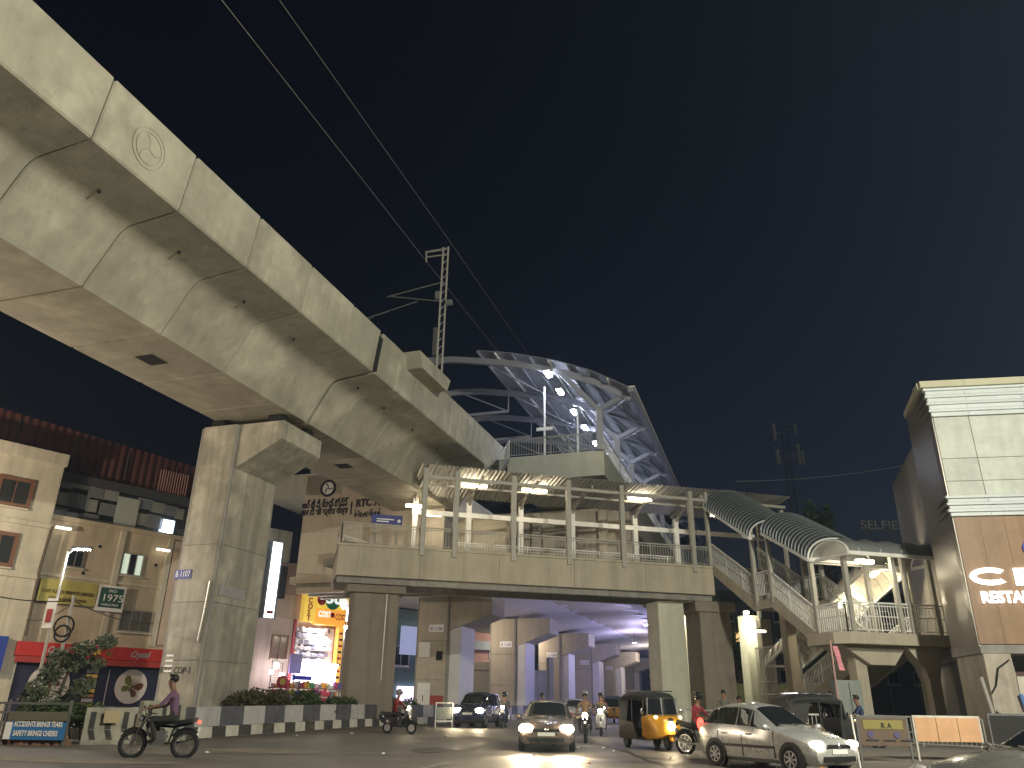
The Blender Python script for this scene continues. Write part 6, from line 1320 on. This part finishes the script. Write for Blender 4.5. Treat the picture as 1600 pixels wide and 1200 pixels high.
q = atY(1157, 996, 75.8); m = MB(); m.box(W0, q.x-.4, q.x+.4, 75.78, 75.86, q.z-.5, q.z+.5); tag(m.build('orange_lit_pane', litw[0]), 'single square orange lit window on the dark building behind the columns', 'lantern')  # glowing pane standing for the one lit window of the dark building
t = thing('green_wall', 'mossy lit boundary wall between the stair columns', 'wall', (19, 58, .3)); m = MB()
gw = surf('mossy_wall', (.30, .33, .16), .85, .3, 1.2, .3, 10, .2)
for i in range(10):
    for j in range(3): m = MB(); m.box(W0, 15.2+i*.9, 16.09+i*.9, 58, 58.3, .3+j*.9, 1.19+j*.9); m.build('wall_block', gw, t)
# teal shop front glimpsed right of the bridge pier
SB2 = Frame((-8.5, 66), 40)
t = far_block('teal-fronted shop building glimpsed right of the bridge pier', SB2, -2, 5, 0, 6, 8.2, surf('teal_front', (.10, .17, .16), .6, .12, 1.5, .05), [(2, 1, 1.6, 1.4)], lit=litw)
m = MB(); m.box(SB2, -.5, 3.4, -.3, -.1, 5.0, 7.2); m.build('poster_board', emit('poster_blue_lit', (.45, .5, .8), .5, (.2, .22, .35)), t)
m = MB(); m.box(SB2, -.5, 3.4, -.3, -.1, .5, 2.6); m.build('lit_display', emit('display_violet', (.75, .65, 1.0), 2.6), t)
# dim street trees beyond the stair
def tree(label, p, h, spread, mt, n=2600, size=.16):
    t = thing('street_tree', label, 'tree', p, group='trees beyond the stair'); p = Vector(p); rt2 = random.Random(int(p.x*7+p.y)); m = MB(); tips = []
    m.tube([p, p+Vector((.1, 0, h*.35)), p+Vector((-.1, .1, h*.65))], [.22, .17, .1], 8)
    for k in range(14):
        a = rt2.uniform(0, 6.28); f = rt2.uniform(.35, .7); s0 = p+Vector((0, 0, h*f)); e = p+Vector((spread*rt2.uniform(.3, 1)*math.cos(a), spread*rt2.uniform(.3, 1)*math.sin(a), h*rt2.uniform(.6, 1))); m.tube([s0, s0.lerp(e, .5)+Vector((0, 0, .3)), e], [.08, .05, .015], 5); tips.append((e, (spread*.35, spread*.35, h*.1)))
    m.build('trunk', bark, t); m = MB(); foliage(m, tips, n, size, 0, rt2); m.build('crown', mt, t, fix=False)
q = atY(1285, 825, 62); tree('dim tree top showing above the stair canopy', (q.x, 62, .3), q.z+.6, 1.7, leafm)
q = atY(1150, 1010, 66); tree('dark tree behind the brown bridge column', (q.x, 66, .3), 7.5, 2.2, leafm)
# cell tower
q = atY(1228, 700, 120); tw_ = thing('cell_tower', 'dim cell tower with panel antennas above the stair roof', 'tower', (q.x, 120, .3)); m = MB()
for sx in (-.6, .6):
    m.bar((q.x+sx, 120, .3), (q.x+sx*.7, 120, q.z+4), .14)
for i in range(20): m.bar((q.x-.6, 120, 2+i*2.0), (q.x+.6, 120, 4+i*2.0), .07)
m.build('lattice', steeld, tw_)
for u, v0, v1, w_ in ((1207, 663, 690, .5), (1213, 704, 727, .6), (1240, 663, 680, .3), (1245, 695, 727, .4), (1252, 705, 728, .35)):
    a = atY(u, v0, 120); b = atY(u, v1, 120); m = MB(); m.box(W0, a.x-w_/2, a.x+w_/2, 119.5, 119.8, b.z, a.z); m.bar((a.x, 119.8, (a.z+b.z)/2), (q.x, 120, (a.z+b.z)/2), .1); m.build('panel_antenna', surf('antenna_grey', (.45, .47, .48), .6, .05, 3, 0), tw_)
q = atY(1345, 826, 70); t = thing('rooftop_lettering', 'dim rooftop letters reading SELFI left of the restaurant building', 'sign', (q.x, 70, q.z)); text('letter', 'SELFIE', W0, q.x, 70, q.z, 1.1, flat('dim_letter', (.3, .3, .28), .6), t, .05, width=3.4)
m = MB(); m.bar((q.x, 70.1, q.z-.1), (q.x+3.4, 70.1, q.z-.1), .08); m.bar((q.x+.4, 70.1, .3), (q.x+.4, 70.1, q.z), .1); m.bar((q.x+2.9, 70.1, .3), (q.x+2.9, 70.1, q.z), .1); m.build('support_frame', steeld, t)
a = atY(1150, 752, 60); b = atY(1410, 728, 60); cable('faint cable crossing the night sky above the stair', [a, b], .03, .3, steel, 'service_cable')
# ================================================================== ROAD WEAR
rw = random.Random(21); tar = surf('tar_patch', (.06, .056, .052), .5, .25, 2, .3, 50); dust = surf('dust_patch', (.19, .165, .13), .85, .25, 1.5, .3, 40); lane = surf('worn_lane_paint', (.30, .29, .26), .7, .45, 5, .2, 40)
RD = bpy.data.objects['road']
def sheet_patch(nm, mt, cx, cy, rx, ry, h, n=14, lift=.004):
    F_ = Frame((cx, cy), h); m = MB(); ps = []
    for k in range(n):
        a = 2*math.pi*k/n; r_ = rw.uniform(.75, 1.1); p = F_.p(rx*r_*math.cos(a), ry*r_*math.sin(a)); ps.append(Vector((p.x, p.y, gz(p.y)+lift)))
    m.add(ps, [tuple(range(n))]); o = m.build(nm, mt, RD); return o
for i, (x, y, rx, ry, h, mt) in enumerate(((-3, 18.5, 2.6, .7, 95, tar), (3.2, 22.6, 3.0, .5, 80, tar), (-7, 24.5, 2.2, .8, 100, dust), (0, 33, 3.4, .9, 75, dust), (9, 19.5, 2.0, .6, 100, tar), (-11, 20.5, 3.5, .6, 98, dust), (7.5, 33.5, 2.5, 1.2, 60, dust), (-2, 26, 1.4, .9, 30, tar), (12.5, 26.5, 3, .8, 100, dust))): sheet_patch('road_patch', mt, x, y, rx, ry, h, lift=.004+.001*i)
def strip(nm, mt, pts, w_, lift=.006):
    m = MB(); rows = []
    for i, (x, y) in enumerate(pts):
        a = Vector(pts[max(0, i-1)]); b = Vector(pts[min(len(pts)-1, i+1)]); d = (b-a).normalized(); n_ = Vector((-d.y, d.x)); k = w_*rw.uniform(.6, 1.2)
        rows.append([Vector((x-n_.x*k, y-n_.y*k, gz(y)+lift)), Vector((x+n_.x*k, y+n_.y*k, gz(y)+lift))])
    m.grid(rows); return m.build(nm, mt, RD, fix=False)
for p0, p1 in (((-10, 19.2), (14, 18.0)), ((2, 24.5), (9.5, 23.0)), ((-6, 29.5), (4, 40)), ((-9, 23.3), (-1, 23.9)), ((4.2, 20), (3.2, 34))):
    k = 16; strip('tar_seam', tar, [(p0[0]+(p1[0]-p0[0])*i/k+rw.uniform(-.12, .12), p0[1]+(p1[1]-p0[1])*i/k+rw.uniform(-.12, .12)) for i in range(k+1)], .05, .016)
for i in range(6):
    y = 19+i*6.5; strip('lane_dash', lane, [(-2.2+.32*(y-19)+.32*j*.5*.0+.3*j*.32, y+.3*j) for j in range(9)], .06, .018)
strip('gutter_dust', dust, [(V.p(2.75, d_).x, V.p(2.75, d_).y) for d_ in [-6+1.2*i for i in range(26)]], .28, .015)
m = MB(); m.disc((1.9, 20.4, gz(20.4)+.012), (0, 0, 1), 0, .33, .012, 24); m.build('manhole_cover', steeld, RD)
for i in range(16):
    x, y = rw.uniform(-9, 10), rw.uniform(20, 37); F_ = Frame((x, y), rw.uniform(0, 360)); m = MB(); s_ = rw.uniform(.05, .12)
    m.add([F_.p(-s_, -s_*.6, gz(y)+.03), F_.p(s_, -s_*.5, gz(y)+.05), F_.p(s_*.8, s_*.6, gz(y)+.03), F_.p(-s_*.7, s_*.7, gz(y)+.08)], [(0, 1, 2), (0, 2, 3)]); m.build('paper_litter', white if i % 3 else orr, RD, fix=False)
# ================================================================== NIGHT HAZE
hz = bpy.data.materials.new('night_haze'); hz.use_nodes = True; _n = hz.node_tree; _n.nodes.remove(_n.nodes['Principled BSDF'])
_v = _n.nodes.new('ShaderNodeVolumePrincipled'); _v.inputs['Color'].default_value = (.52, .74, 1.0, 1); _v.inputs['Density'].default_value = .0006; _v.inputs['Anisotropy'].default_value = .55
_n.links.new(_v.outputs[0], [q for q in _n.nodes if q.type == 'OUTPUT_MATERIAL'][0].inputs['Volume'])
m = MB(); m.box(W0, -905, 905, -63, 1505, -1.2, 48); o = m.build('haze', hz); o['kind'] = 'stuff'
